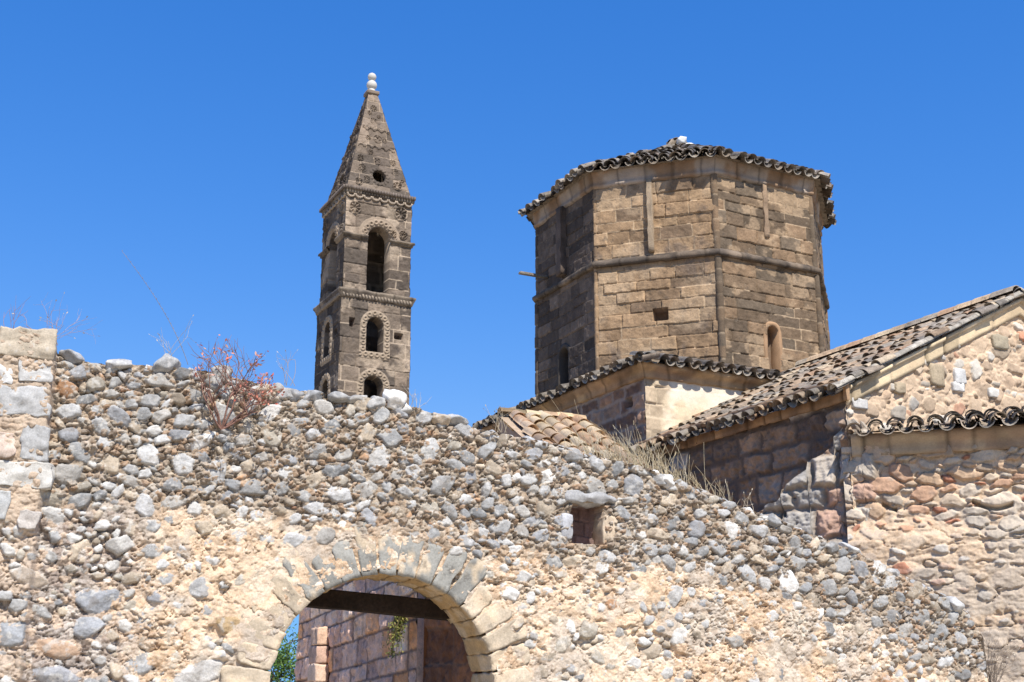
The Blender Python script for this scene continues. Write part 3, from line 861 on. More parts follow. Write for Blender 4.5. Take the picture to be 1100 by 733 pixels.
def vtx(k, R=OR):                                  # drum vertex k (k=2 is the corner towards the viewer)
    a = ROT + R_(45) * (k - 2)
    return np.array([CT[0] + R * math.sin(a), CT[1] - R * math.cos(a)])
ZBASE = cz(6.2)
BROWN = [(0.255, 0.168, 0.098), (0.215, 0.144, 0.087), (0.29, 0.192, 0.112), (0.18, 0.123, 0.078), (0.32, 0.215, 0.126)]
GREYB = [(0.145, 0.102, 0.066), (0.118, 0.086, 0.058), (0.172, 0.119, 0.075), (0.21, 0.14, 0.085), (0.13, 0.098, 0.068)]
SHADEB = [(0.085, 0.064, 0.05), (0.065, 0.05, 0.04), (0.11, 0.082, 0.062), (0.14, 0.105, 0.08)]  # shaded drum face: its shade is painted in as darker stone
acc = Acc()
wins = {}
for k in range(8):
    a, b = vtx(k), vtx(k + 1)
    Lf = np.linalg.norm(b - a); U = np.array([*(b - a) / Lf, 0])
    N = np.array([U[1], -U[0], 0])
    if np.dot(N[:2], (a + b) / 2 - CT) < 0: N = -N
    vis = k in (0, 1, 2, 3)
    ops = []
    stn = None
    if k == 1:       # face A: small square putlog hole
        hu, hz = Lf * 0.525, ZS - 1.27
        ops = [dict(mask=lambda u, z: (np.abs(u - hu) < 0.17) & (np.abs(z - hz) < 0.14), d=0.35, hole=False, col=(0.20, 0.13, 0.09))]
        def stn(u, z, C):
            C = mix(C, (0.13, 0.10, 0.08), 0.6 * sst(0.56, 0.68, fbm2(u * 2.0, z * 1.1, 801, 6)))
            return mix(C, (0.47, 0.35, 0.23), 0.35 * sst(0.5, 0.65, fbm2(u * 0.9 + 4, z * 1.3, 802)))
    if k == 2:       # face B: narrow round headed window
        wu = Lf * 0.50
        wins[k] = (a, U, N, wu)
        ops = [dict(mask=arch_mask(wu, ZBASE, 0.155, ZS - 1.62), d=0.40, hole=False, col=(0.20, 0.14, 0.10))]
        def stn(u, z, C):
            return mix(C, (0.40, 0.285, 0.18), 0.55 * sst(0.54, 0.64, fbm2(u * 2.2 + 1, z * 2.6, 811, 5) + 0.18 * sst(ZS - 0.45, ZS - 0.1, z) * (z < ZS) + 0.16 * sst(ZC - 0.5, ZC - 0.1, z)))
    if k == 0:
        wu = Lf * 0.47
        wins[k] = (a, U, N, wu)
        ops = [dict(mask=arch_mask(wu, ZBASE, 0.22, ZS - 1.75), d=0.5, hole=True)]
    cols = {0: SHADEB, 1: BROWN, 2: GREYB, 3: GREYB}.get(k, BROWN)
    mc = (0.44, 0.325, 0.21) if k in (1, 2, 3) else (0.14, 0.11, 0.085)  # joints of the shaded face darkened too; rear faces share this
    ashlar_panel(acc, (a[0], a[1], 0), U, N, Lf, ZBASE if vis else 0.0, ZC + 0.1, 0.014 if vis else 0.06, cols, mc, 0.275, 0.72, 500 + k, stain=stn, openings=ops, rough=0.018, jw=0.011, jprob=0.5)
    if vis:
        ashlar_panel(acc, (a[0], a[1], 0), U, N, Lf, 0, ZBASE, 0.1, cols, mc, 0.275, 0.72, 500 + k)
drum = acc.build('drum', M_ashlar, church)

# corner shafts and pilasters of the drum
def shaft(name, p, z0, z1, r, cols, seed, dent=None):
    nz_ = int((z1 - z0) / 0.03); na = 14
    zz_, an = np.meshgrid(np.linspace(z0, z1, nz_), np.linspace(0, 2 * math.pi, na, endpoint=False), indexing='ij')
    course = np.floor(zz_ / 0.29 + 0.3 * hsh(seed, 1, 0, 3)); jd = np.abs((zz_ / 0.29 + 0.3 * hsh(seed, 1, 0, 3)) % 1 - 0.5)
    rad = r * (1 + 0.10 * (fbm2(an * 2, zz_ * 5, seed) - 0.5) * 2) - 0.018 * sst(0.44, 0.5, jd) + 0.012 * (hsh(course, 1, 0, seed) - 0.5)
    P = np.stack([p[0] + np.cos(an) * rad, p[1] + np.sin(an) * rad, zz_], -1)
    c = pal(hsh(course, 2, 0, seed), cols); c = mix(c, (0.48, 0.37, 0.25), 0.6 * sst(0.46, 0.5, jd))
    F = []
    i, j = np.meshgrid(np.arange(nz_ - 1), np.arange(na), indexing='ij'); i = i.ravel(); j = j.ravel(); j2 = (j + 1) % na
    A_ = Acc(); A_.add(P.reshape(-1, 3), [np.stack([i * na + j, i * na + j2, (i + 1) * na + j2, (i + 1) * na + j], 1)], c.reshape(-1, 3))
    A_.add(P[0], np.arange(na)[None, ::-1], c[0]); A_.add(P[-1], np.arange(na)[None], c[-1])
    return A_.build(name, M_ashlar, drum)
for k in range(0, 5):
    p = vtx(k, OR - 0.03)
    cols = {1: BROWN, 2: GREYB, 0: SHADEB}.get(k, GREYB)
    shaft('corner_shaft', p, ZBASE, ZS, 0.05 if k == 1 else 0.08, cols, 600 + k)
    shaft('corner_shaft', vtx(k, OR - 0.06), ZS + 0.1, ZC + 0.05, 0.06 if k == 1 else 0.085, BROWN if k == 1 else cols, 620 + k)
def pilaster(k, frac, z0, z1, hw, out, col, seed):
    a, b = vtx(k), vtx(k + 1); U = np.array([*(b - a), 0]); L = np.linalg.norm(U); U /= L
    N = np.array([U[1], -U[0], 0])
    if np.dot(N[:2], (a + b) / 2 - CT) < 0: N = -N
    A_ = Acc()
    c0 = np.array([a[0], a[1], 0]) + U * L * frac + N * (out / 2 - 0.03)
    z = z0; i = 0
    while z < z1 - 0.05:
        h = z1 - z
        block(A_, c0 + v3([0, 0, z + h / 2]), U, N, (0, 0, 1), (hw, out / 2 + 0.03, h / 2 - 0.004), np.array(col), n=14, rnd=0.02, amp=0.03, seed=seed + i, var=0.25)
        z += h; i += 1
    A_.build('pilaster', M_ashlar, drum)
pilaster(1, 0.475, ZS + 0.18, ZC + 0.02, 0.06, 0.13, (0.31, 0.235, 0.16), 640)
pilaster(2, 0.50, ZS + 0.6, ZC + 0.02, 0.06, 0.03, (0.25, 0.175, 0.115), 660)
pilaster(0, 0.50, ZS + 0.18, ZC + 0.02, 0.11, 0.16, (0.10, 0.075, 0.06), 680)  # pilaster darkened to match the shade painted on this face
# string course and cornice
octo = np.array([vtx(k) for k in range(8)])
acc = Acc()
ring_moulding(acc, octo, CT, [(-0.02, ZS - 0.05), (0.08, ZS - 0.05), (0.11, ZS + 0.0), (0.10, ZS + 0.06), (-0.02, ZS + 0.15)], col=(0.085, 0.068, 0.054), col2=(0.17, 0.13, 0.095), amp=0.025, seed=701, seg=0.04)
acc.build('string_course', M_ashlar, drum)
acc = Acc()
ring_moulding(acc, octo, CT, [(-0.02, ZC - 0.02), (0.05, ZC), (0.06, ZC + 0.06), (0.04, ZC + 0.08), (0.05, ZC + 0.16), (0.07, ZC + 0.19), (0.08, ZC + 0.26), (0.10, ZC + 0.32), (0.11, ZC + 0.40), (0.0, ZC + 0.44)],
              col=(0.25, 0.165, 0.105), col2=(0.32, 0.26, 0.21), amp=0.026, seed=702, seg=0.04)
acc.build('cornice', M_plaster, drum)
# window surrounds
def surround(k, hw, zs, zb, col, name='window_surround'):
    a, U, N, wu = wins[k]
    A_ = Acc(); n = 26
    t = np.concatenate([np.linspace(zb, zs, 14), np.linspace(0, math.pi, n)[1:-1], np.linspace(zs, zb, 14)])
    pts_i, pts_o = [], []
    ow = hw + 0.10
    for i in range(14): pts_i.append((wu - hw, zb + (zs - zb) * i / 13)); pts_o.append((wu - ow, zb + (zs - zb) * i / 13))
    for i in range(1, n - 1):
        an = math.pi - math.pi * i / (n - 1)
        pts_i.append((wu + hw * math.cos(an), zs + hw * math.sin(an))); pts_o.append((wu + ow * math.cos(an), zs + ow * math.sin(an)))
    for i in range(14): pts_i.append((wu + hw, zs - (zs - zb) * i / 13)); pts_o.append((wu + ow, zs - (zs - zb) * i / 13))
    pi_, po = np.array(pts_i), np.array(pts_o)
    O = np.array([a[0], a[1], 0])
    def w3(q, h): return O + q[:, :1] * U + q[:, 1:] * v3([0, 0, 1]) + h * N
    rows = [w3(pi_, -0.28), w3(pi_, 0.004), w3((pi_ + po) / 2, 0.012), w3(po, 0.006), w3(po, -0.05)]
    P = np.stack(rows, 1)
    P = jitter_solid(P, 0.025, 7, 730 + k)
    A_.add(P.reshape(-1, 3), gridF(len(pi_), 5), np.array(col) * (0.8 + 0.5 * fbm3(P * 4, 9))[..., None].reshape(-1, 1))
    A_.build(name, M_plaster, drum)
surround(2, 0.15, ZS - 1.62, ZBASE + 0.02, (0.32, 0.20, 0.115))
surround(0, 0.21, ZS - 1.75, ZBASE + 0.02, (0.06, 0.05, 0.042))  # surround darkened along with the painted shade around it
# wooden / stone water spout on the dark face
a, b = vtx(0), vtx(1)
sp0 = np.array([*(a * 0.80 + b * 0.20), ZS + 0.42])
nLd = -np.array([math.cos(R_(27.1)), math.sin(R_(27.1)), 0])
A_ = Acc(); block(A_, sp0 + nLd * 0.35, nLd, np.cross(nLd, [0, 0, 1]), (0, 0, 1), (0.42, 0.045, 0.03), (0.22, 0.19, 0.155), n=6, rnd=0.1, amp=0.01, seed=741)
A_.build('water_spout', M_wood, drum)

# drum roof: low octagonal tiled cone
acc = Acc()
GREYT = [(0.27, 0.235, 0.195), (0.21, 0.185, 0.155), (0.34, 0.30, 0.25), (0.17, 0.15, 0.13), (0.31, 0.25, 0.19), (0.25, 0.20, 0.155)]
EAP = OR * math.cos(R_(22.5)) + 0.33               # eave apothem
ZE = ZC + 0.37
pitch = R_(27.5)
rg = np.random.default_rng(3)
for k in range(8):
    a, b = vtx(k), vtx(k + 1); U = np.array([*(b - a), 0]); U /= np.linalg.norm(U)
    N = np.array([U[1], -U[0], 0])
    if np.dot(N[:2], (a + b) / 2 - CT) < 0: N = -N; 
    half = EAP * math.tan(R_(22.5))
    D = -N * math.cos(pitch) + v3([0, 0, math.sin(pitch)]); Nn = N * math.sin(pitch) + v3([0, 0, math.cos(pitch)])
    E0 = np.array([CT[0], CT[1], ZE]) + N * EAP - U * half
    Ls = EAP / math.cos(pitch)
    tile_field(acc, E0, U, D, Nn, 2 * half, lambda x: Ls * (1 - abs(x - half) / half) + 0.25, 0.30, 0.125, 0.46, GREYT, rg, start=0.02, jit=0.06)
    # roof bed
    apex = np.array([CT[0], CT[1], ZE + EAP * math.tan(pitch)])
    acc.add(np.array([E0 - N * 0.1 - v3([0, 0, 0.03]), E0 + U * 2 * half - N * 0.1 - v3([0, 0, 0.03]), apex - v3([0, 0, 0.03])]), np.array([[0, 1, 2]]), (0.2, 0.17, 0.14))
    acc.add(np.array([E0 - N * 0.1 - v3([0, 0, 0.03]), E0 + U * 2 * half - N * 0.1 - v3([0, 0, 0.03]), E0 + U * (2 * half - 0.2) - N * 0.5 - v3([0, 0, 0.0]), E0 + U * 0.2 - N * 0.5]), np.array([[0, 1, 2, 3]]), (0.22, 0.18, 0.14))
droof = acc.build('drum_roof', M_tile, church, smooth=False)
A_ = Acc(); rocks(A_, [((CT[0] + 0.1, CT[1] - 0.3, ZE + EAP * math.tan(pitch) + 0.06), 0.19, 0.13, 0.16, 0.1, (0.7, 0.7, 0.68)), ((CT[0] + 0.3, CT[1] - 0.2, ZE + EAP * math.tan(pitch) - 0.06), 0.20, 0.11, 0.15, 0.1, (0.6, 0.6, 0.58))], 3, tB, nB)
A_.build('cap_stone', M_white, droof, smooth=True)

# ---- square base under the drum
HS = OR * math.cos(R_(22.5)) + 0.16
cx3 = np.array([CT[0], CT[1], 0])
bc = cx3 + (nB + nL) * HS                          # corner towards the viewer
ZEB = on_plane(685, 397, bc, nB)[2]
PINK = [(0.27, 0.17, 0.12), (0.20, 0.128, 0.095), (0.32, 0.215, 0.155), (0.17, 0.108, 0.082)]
acc = Acc()
# lit plastered side
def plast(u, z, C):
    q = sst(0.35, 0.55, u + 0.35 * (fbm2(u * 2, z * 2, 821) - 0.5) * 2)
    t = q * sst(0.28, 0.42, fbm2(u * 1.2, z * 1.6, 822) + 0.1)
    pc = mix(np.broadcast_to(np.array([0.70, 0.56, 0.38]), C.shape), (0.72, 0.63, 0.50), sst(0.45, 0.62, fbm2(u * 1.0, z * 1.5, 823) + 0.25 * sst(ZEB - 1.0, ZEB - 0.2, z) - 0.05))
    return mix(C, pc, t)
def plast_h(u, z, H, C):
    q = sst(0.35, 0.55, u); return H * (1 - 0.7 * q) + 0.015 * q + 0.03 * (fbm2(u * 2.5, z * 2.5, 824) - 0.5), C
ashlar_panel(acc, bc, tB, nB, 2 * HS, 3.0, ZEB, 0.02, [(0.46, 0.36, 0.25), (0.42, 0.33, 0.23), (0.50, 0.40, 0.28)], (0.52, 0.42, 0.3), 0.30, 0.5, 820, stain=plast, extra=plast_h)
# dark side
bl2 = bc - nB * (2 * HS)
def holeL(u, z): return (np.abs(u - (2 * HS - 0.62)) < 0.13) & (np.abs(z - (ZEB - 0.55)) < 0.10)
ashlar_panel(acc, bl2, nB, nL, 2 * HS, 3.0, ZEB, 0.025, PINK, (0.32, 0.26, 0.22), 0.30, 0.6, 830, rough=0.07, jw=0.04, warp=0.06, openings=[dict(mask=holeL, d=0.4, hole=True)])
for (o, u_, n_) in ((bc + tB * 2 * HS, -nB, tB), (bl2 + tB * 2 * HS, -tB, -nB)):
    ashlar_panel(acc, o, u_, n_, 2 * HS, 3.0, ZEB, 0.12, PINK, (0.32, 0.26, 0.22), 0.32, 0.6, 833)
for (o, u_, n_) in ((bc, tB, nB), (bl2, nB, nL), (bc + tB * 2 * HS, -nB, tB), (bl2 + tB * 2 * HS, -tB, -nB)):
    ashlar_panel(acc, o, u_, n_, 2 * HS, 0.0, 3.0, 0.12, PINK, (0.32, 0.26, 0.22), 0.32, 0.6, 834)
acc.build('base_wall', M_plaster, church)
acc = Acc()
sq = np.array([(bc + q)[:2] for q in (0 * tB, tB * 2 * HS, tB * 2 * HS - nB * 2 * HS, -nB * 2 * HS)])
ring_moulding(acc, sq, CT, [(-0.02, ZEB - 0.16), (0.05, ZEB - 0.16), (0.07, ZEB - 0.04), (0.20, ZEB + 0.06), (0.21, ZEB + 0.13), (-0.2, ZEB + 0.16)], col=(0.44, 0.30, 0.17), col2=(0.30, 0.20, 0.125), amp=0.022, seed=841, var=0.5)
acc.build('base_cornice', M_plaster, church)
acc = Acc()
bp = R_(20); ea = HS + 0.34; ze = ZEB + 0.15
for (n_, u_) in ((nB, tB), (nL, nB), (tB, -nB), (-nB, -tB)):
    D = -n_ * math.cos(bp) + v3([0, 0, math.sin(bp)]); Nn = n_ * math.sin(bp) + v3([0, 0, math.cos(bp)])
    E0 = cx3 + v3([0, 0, ze]) + n_ * ea - u_ * ea
    tile_field(acc, E0, u_, D, Nn, 2 * ea, lambda x: min(x, 2 * ea - x, 0.9) / math.cos(bp) + 0.2, 0.29, 0.122, 0.46, GREYT, rg, start=0.0, jit=0.05)
    q = 1.1
    acc.add(np.array([E0 - n_ * 0.08 - v3([0, 0, 0.02]), E0 + u_ * 2 * ea - n_ * 0.08 - v3([0, 0, 0.02]), E0 + u_ * (2 * ea - q) - n_ * q + v3([0, 0, q * math.tan(bp) - 0.02]), E0 + u_ * q - n_ * q + v3([0, 0, q * math.tan(bp) - 0.02])]), np.array([[0, 1, 2, 3]]), (0.2, 0.17, 0.14))
acc.build('base_roof', M_tile, church)

# ---- projecting arm with gable
def solve_len(px):                                # along nB from the base corner until it shows at px
    lo, hi = 0, 12
    for _ in range(50):
        m = (lo + hi) / 2; p = bc + nB * m + v3([0, 0, cz(5.9)])
        f = p[1] * math.cos(PITCH) + (p[2] - CAMZ) * math.sin(PITCH)
        if 550 + FPX * p[0] / f < px: lo = m
        else: hi = m
    return lo
LA = solve_len(906)
gp = bc + nB * LA                                 # foot of the gable's left corner
ZEA = on_plane(906, 416, gp, nB)[2]               # eave height of the arm
rk = on_plane(1092, 322, gp, nB)                  # rake near the ridge
SR = float(np.dot(rk - gp, tB)); ZR = float(rk[2])
ap_ = math.atan2(ZR - ZEA, SR)
acc = Acc()
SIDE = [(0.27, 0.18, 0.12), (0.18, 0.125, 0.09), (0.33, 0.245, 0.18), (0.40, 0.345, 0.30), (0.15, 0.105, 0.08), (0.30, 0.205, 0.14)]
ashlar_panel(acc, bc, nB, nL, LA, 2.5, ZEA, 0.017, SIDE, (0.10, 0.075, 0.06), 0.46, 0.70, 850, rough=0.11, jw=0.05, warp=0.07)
ashlar_panel(acc, bc, nB, nL, LA, 0, 2.5, 0.1, SIDE, (0.17, 0.13, 0.115), 0.50, 0.75, 850)
# gable wall: rubble set in pale mortar, triangular top
GRES = 0.016
gu = np.arange(0, 2 * SR + GRES, GRES); topg1 = ZEA + (SR - np.abs(gu - SR)) * math.tan(ap_)
gz = np.arange(3.0, ZR + GRES, GRES)
stg = staged(((160, 0.16, 0.26, 1.05), (1500, 0.09, 0.16, 0.98), (6000, 0.04, 0.09, 0.95)), lambda u, z: (u < SR + 0.6) & (z > ZEA - 1.0), (0, 2 * SR, 4.5, ZR), np.random.default_rng(86), asp=(0.45, 0.95))
u, z, e_, si_, sh_ = stone_raster(gu, gz, stg, 861, warp=0.03, grow=0.012, tilt=0.10)
rr_ = np.random.default_rng(87)
gcol = np.array([[(0.50, 0.375, 0.26), (0.45, 0.335, 0.235), (0.55, 0.43, 0.31), (0.35, 0.305, 0.25), (0.54, 0.49, 0.42), (0.40, 0.29, 0.20), (0.33, 0.26, 0.19), (0.44, 0.40, 0.35), (0.46, 0.27, 0.18)][rr_.choice(9, p=[.22, .2, .14, .1, .1, .1, .05, .06, .03])] for _ in stg]) * rr_.uniform(0.85, 1.1, (len(stg), 1))
gb_ = rr_.uniform(-0.03, 0.015, len(stg)); sid_ = np.maximum(si_, 0)
Hm = 0.06 * (billow(u * 6, z * 8, 865, 5) - 0.45) + 0.03 * (fbm2(u * 16, z * 16, 866, 4) - 0.5)
Hs_ = gb_[sid_] + sh_ + 0.045 * sst(0, 0.02, e_) - 0.018 + 0.02 * (fbm2(u * 12, z * 12, 867, 4) - 0.5)
show_ = (si_ >= 0) & (e_ > 0) & (Hs_ > Hm)
H = np.where(show_, Hs_, Hm)
C = mix(pal(fbm2(u * 9, z * 9, 868), [(0.30, 0.205, 0.13), (0.48, 0.35, 0.24), (0.58, 0.44, 0.31), (0.52, 0.385, 0.265), (0.40, 0.285, 0.19)]), (0.55, 0.41, 0.285), 0.35 + 0 * u)
C = np.where(show_[..., None], gcol[sid_] * (0.8 + 0.4 * fbm2(u * 11, z * 11, 869, 4))[..., None], C)
zc2 = np.minimum(z, topg1[:, None])
kg = (z[:-1, :-1] < topg1[:-1, None])
acc.add(panel_geo(gp, tB, nB, u, zc2, H).reshape(-1, 3), gridF(len(gu), len(gz), kg), C.reshape(-1, 3))
ashlar_panel(acc, gp, tB, nB, 2 * SR, 0, 3.0, 0.1, [(0.46, 0.36, 0.26)], (0.5, 0.4, 0.3), 0.3, 0.5, 866)
gq = gp + tB * 2 * SR
ashlar_panel(acc, gq, -nB, tB, LA, 0, ZEA, 0.12, SIDE, (0.3, 0.25, 0.2), 0.4, 0.7, 867)
acc.build('arm_wall', M_plaster, church)
# dressed stones that stand out of the gable
acc = Acc()
for k, (px, py, hw, hh_, c) in enumerate([(1005, 403, 10, 12, (0.36, 0.29, 0.20)), (965, 417, 8, 6, (0.36, 0.29, 0.20)), (1073, 368, 11, 8, (0.34, 0.29, 0.21)), (1030, 405, 8, 9, (0.5, 0.49, 0.47)), (1028, 416, 8, 5, (0.55, 0.53, 0.5)), (1098, 362, 8, 5, (0.48, 0.24, 0.15)), (922, 434, 10, 5, (0.55, 0.53, 0.5)), (1066, 423, 8, 5, (0.56, 0.53, 0.48))]):
    p = on_plane(px, py, gp, nB)
    acc = Acc()
    block(acc, p - nB * 0.03, tB, nB, (0, 0, 1), (hw * 0.0165, 0.09, hh_ * 0.0165), c, n=7, rnd=0.3, amp=0.03, seed=870 + k)
    acc.build('set_stone', M_ashlar, church)
# eave cornice of the side wall, raking cornice of the gable
acc = Acc()
moulding(acc, bc - nB * 0.0 + v3([0, 0, ZEA]), gp + nB * 0.12 + v3([0, 0, ZEA]), nL, [(0, -0.24), (0.05, -0.24), (0.07, -0.06), (0.20, 0.02), (0.22, 0.09), (0, 0.12)], (0.38, 0.245, 0.145), col2=(0.24, 0.16, 0.11), amp=0.024, seed=881, var=0.5)
acc.build('eave_cornice', M_plaster, church)
acc = Acc()
for sgn in (0, 1):
    q0 = gp + v3([0, 0, ZEA]) if sgn == 0 else gq + v3([0, 0, ZEA])
    q1 = gp + tB * SR + v3([0, 0, ZR])
    moulding(acc, q0, q1, nB, [(0, -0.30), (0.05, -0.30), (0.07, -0.08), (0.13, -0.06), (0.14, 0.0), (0, 0.02)], (0.58, 0.46, 0.30), col2=(0.52, 0.40, 0.26), amp=0.008, seed=883, var=0.12)
acc.build('raking_cornice', M_plaster, church)
# tiles of the arm
acc = Acc()
BRT = [(0.34, 0.245, 0.165), (0.28, 0.215, 0.155), (0.38, 0.28, 0.19), (0.26, 0.22, 0.175), (0.33, 0.215, 0.14), (0.23, 0.195, 0.16), (0.42, 0.335, 0.235)]
for sgn in (-1, 1):
    n_ = nL if sgn == -1 else tB
    D = -n_ * math.cos(ap_) + v3([0, 0, math.sin(ap_)]); Nn = n_ * math.sin(ap_) + v3([0, 0, math.cos(ap_)])
    foot = (bc if sgn == -1 else bc + tB * 2 * SR)
    ov = 0.32
    E0 = foot + v3([0, 0, ZEA + 0.05 - ov * math.tan(ap_)]) + n_ * ov + nB * 0.05
    Ls = (SR + ov) / math.cos(ap_)
    tile_field(acc, E0, nB, D, Nn, LA + 0.10, lambda x: Ls, 0.275, 0.118, 0.42, BRT + BRT + GREYT, rg, start=0.0, jit=0.055)
    q = E0 - v3([0, 0, 0.03]) - n_ * 0.06
    acc.add(np.array([q - nB * 0.3, q + nB * (LA + 0.02), q + nB * (LA + 0.02) + D * Ls, q - nB * 0.3 + D * Ls]), np.array([[0, 1, 2, 3]]), (0.24, 0.19, 0.15))
    # verge: a slab-like row of tiles along the rake
    V0 = E0 + nB * (LA + 0.08) + Nn * 0.03
    for k in range(int(Ls / 0.46)):
        tile(acc, V0 + D * k * 0.46 + Nn * rg.uniform(0, 0.02), D, nB, Nn, 0.52, 0.085, 0.08, np.array((0.40, 0.36, 0.30)) * rg.uniform(0.8, 1.1))
# ridge tiles
rp = bc + tB * SR + v3([0, 0, ZR + 0.17]) - nB * 0.2
for k in range(int((LA + 0.3) / 0.42)):
    tile(acc, rp + nB * k * 0.42, nB, tB, v3([0, 0, 1]), 0.5, 0.16, 0.14, np.array(BRT[rg.integers(len(BRT))]))
acc.build('arm_roof', M_tile, church)

# ---- polygonal apse in front of the gable
as0 = gp + tB * 0.10 - nA * 0.0 + nB * 0.05
FL = 3.3
as1 = as0 + tA * FL
as2 = as1 + tB * 2.6
ZA = on_plane(1000, 476, as0, nA)[2]
def apse_face(acc, O, U, N, W, res, seed):
    au = np.arange(0, W + res, res); az = np.arange(0.9, ZA + res, res)
    r_ = np.random.default_rng(seed)
    up_ = lambda u, z: z > ZA - 1.25 + 0.25 * np.sin(u * 2.1)
    st = staged(((26, 0.22, 0.32, 1.0), (420, 0.13, 0.20, 0.97), (2500, 0.06, 0.13, 0.95)), up_, (0, W, ZA - 1.6, ZA), r_, asp=(0.30, 0.62))
    n_up = len(st)
    st += staged(((26, 0.22, 0.40, 1.25), (260, 0.10, 0.20, 1.2), (1600, 0.04, 0.10, 1.1)), lambda u, z: ~up_(u, z), (0, W, 1.0, ZA), r_, st, asp=(0.35, 0.75))
    st = [(a, b, c, d, e * 0.4) for (a, b, c, d, e) in st]
    u, z, e_, si, sh = stone_raster(au, az, st, seed + 1, warp=0.035, grow=0.014, tilt=0.09)
    cu = [(0.46, 0.375, 0.285), (0.52, 0.41, 0.30), (0.41, 0.345, 0.275), (0.50, 0.35, 0.23), (0.54, 0.45, 0.35), (0.36, 0.27, 0.19), (0.46, 0.29, 0.19)]
    cl = [(0.52, 0.39, 0.27), (0.46, 0.36, 0.27), (0.56, 0.44, 0.32), (0.48, 0.43, 0.37), (0.42, 0.33, 0.25), (0.52, 0.31, 0.20)]
    colr = np.array([(cu if q < n_up else cl)[r_.integers(7 if q < n_up else 6)] if (r_.random() < 0.93 or st[q][2] > 0.14) else (0.40, 0.19, 0.12) for q in range(len(st))]) * r_.uniform(0.85, 1.1, (len(st), 1))
    base = np.where(np.arange(len(st)) < n_up, r_.uniform(-0.02, 0.035, len(st)), r_.uniform(-0.05, 0.02, len(st)))
    sid = np.maximum(si, 0)
    Hm = 0.075 * (billow(u * 3.5, z * 5.5, seed + 2, 6) - 0.42) + 0.05 * (fbm2(u * 9, z * 11, seed + 3, 5) - 0.5)
    Hm -= 0.05 * sst(0.03, 0.0, np.abs(fbm2(u * 1.2, z * 3.4, seed + 4) - 0.5)) + 0.03 * up_(u, z)
    Hs = base[sid] * 0.8 + sh + 0.018 * (billow(u * 5, z * 6, seed + 12, 5) - 0.4) + 0.058 * sst(0, 0.022, e_) - 0.035 + 0.035 * (fbm2(u * 7, z * 7, seed + 5, 5) - 0.5) + 0.02 * (billow(u * 14, z * 14, seed + 6, 3) - 0.4)
    show = (si >= 0) & (e_ > 0) & (Hs > Hm)
    H = np.where(show, Hs, Hm)
    H = H + 0.14 * sst(ZA - 1.1, ZA - 1.5, z + 0.3 * (fbm2(u * 1.5, z * 1.5, seed + 7) - 0.5)) - 0.16 * sst(0.05, 0.0, np.abs(z - (ZA - 0.95 + 0.10 * np.sin(u * 5)))) * (fbm2(u * 2, z * 0, seed + 8) > 0.52)
    C = pal(fbm2(u * 8, z * 8, seed + 9, 4), [(0.28, 0.19, 0.12), (0.44, 0.32, 0.21), (0.54, 0.40, 0.275), (0.58, 0.445, 0.315), (0.50, 0.36, 0.24), (0.36, 0.25, 0.165)])
    C = mix(C, (0.56, 0.42, 0.29), 0.30 + 0 * u)
    C = np.where(show[..., None], colr[sid] * (0.78 + 0.44 * fbm2(u * 9, z * 9, seed + 10, 5))[..., None], C)
    C = mix(C, (0.40, 0.35, 0.29), 0.6 * sst(0.54, 0.66, fbm2(u * 1.6, z * 1.6, seed + 11, 4) + 0.25 * sst(3.6, 2.2, z)))
    acc.add(panel_geo(O, U, N, u, z, H).reshape(-1, 3), gridF(len(au), len(az)), C.reshape(-1, 3))
    ashlar_panel(acc, O, U, N, W, 0, 0.9, 0.1, [(0.5, 0.4, 0.3)], (0.5, 0.4, 0.3), 0.4, 0.6, seed)
acc = Acc()
apse_face(acc, as0 - tA * 0.22, tA, nA, FL + 0.22, 0.0145, 900)
apse_face(acc, as1, tB, nB, 2.6, 0.03, 920)
n3 = np.array([math.sin(R_(72.1)), -math.cos(R_(72.1)), 0]); t3 = np.array([math.cos(R_(72.1)), math.sin(R_(72.1)), 0])
ashlar_panel(acc, as2, t3, n3, FL, 0, ZA, 0.06, [(0.5, 0.4, 0.3)], (0.5, 0.4, 0.3), 0.4, 0.6, 913)
acc.build('apse_wall', M_plaster, church)
acc = Acc()
for (p, q, n_) in ((as0 - tA * 0.06, as1, nA), (as1, as2, nB)):
    moulding(acc, p + v3([0, 0, ZA]), q + v3([0, 0, ZA]), n_, [(0, -0.16), (0.05, -0.16), (0.06, -0.02), (0.16, 0.10), (0.17, 0.17), (0, 0.2)], (0.36, 0.26, 0.18), col2=(0.46, 0.36, 0.25), amp=0.012, seed=921)
acc.build('apse_cornice', M_plaster, church)
acc = Acc()
app = R_(15); ov = 0.36
for (p, n_, u_, Lw) in ((as0, nA, tA, FL), (as1, nB, tB, 2.6)):
    D = -n_ * math.cos(app) + v3([0, 0, math.sin(app)]); Nn = n_ * math.sin(app) + v3([0, 0, math.cos(app)])
    E0 = p + n_ * ov + v3([0, 0, ZA + 0.20])
    lf = (lambda x: min(0.25 + x * 0.72, 2.6)) if n_ is nA else (lambda x: 0.9)
    tile_field(acc, E0, u_, D, Nn, Lw, lf, 0.30, 0.125, 0.5, GREYT + [(0.44, 0.36, 0.27), (0.42, 0.34, 0.26)], rg, start=0.02)
acc.add(np.array([as0 + nA * 0.25 + v3([0, 0, ZA + 0.17]), as1 + nA * 0.25 + v3([0, 0, ZA + 0.17]), as2 + nB * 0.25 + v3([0, 0, ZA + 0.17]), gp + tB * 6.6 + v3([0, 0, ZA + 0.70]), gp + tB * 2.6 + v3([0, 0, ZA + 0.70])]), np.array([[0, 1, 4], [1, 2, 3], [1, 3, 4]]), (0.25, 0.2, 0.16))
acc.build('apse_roof', M_tile, church)

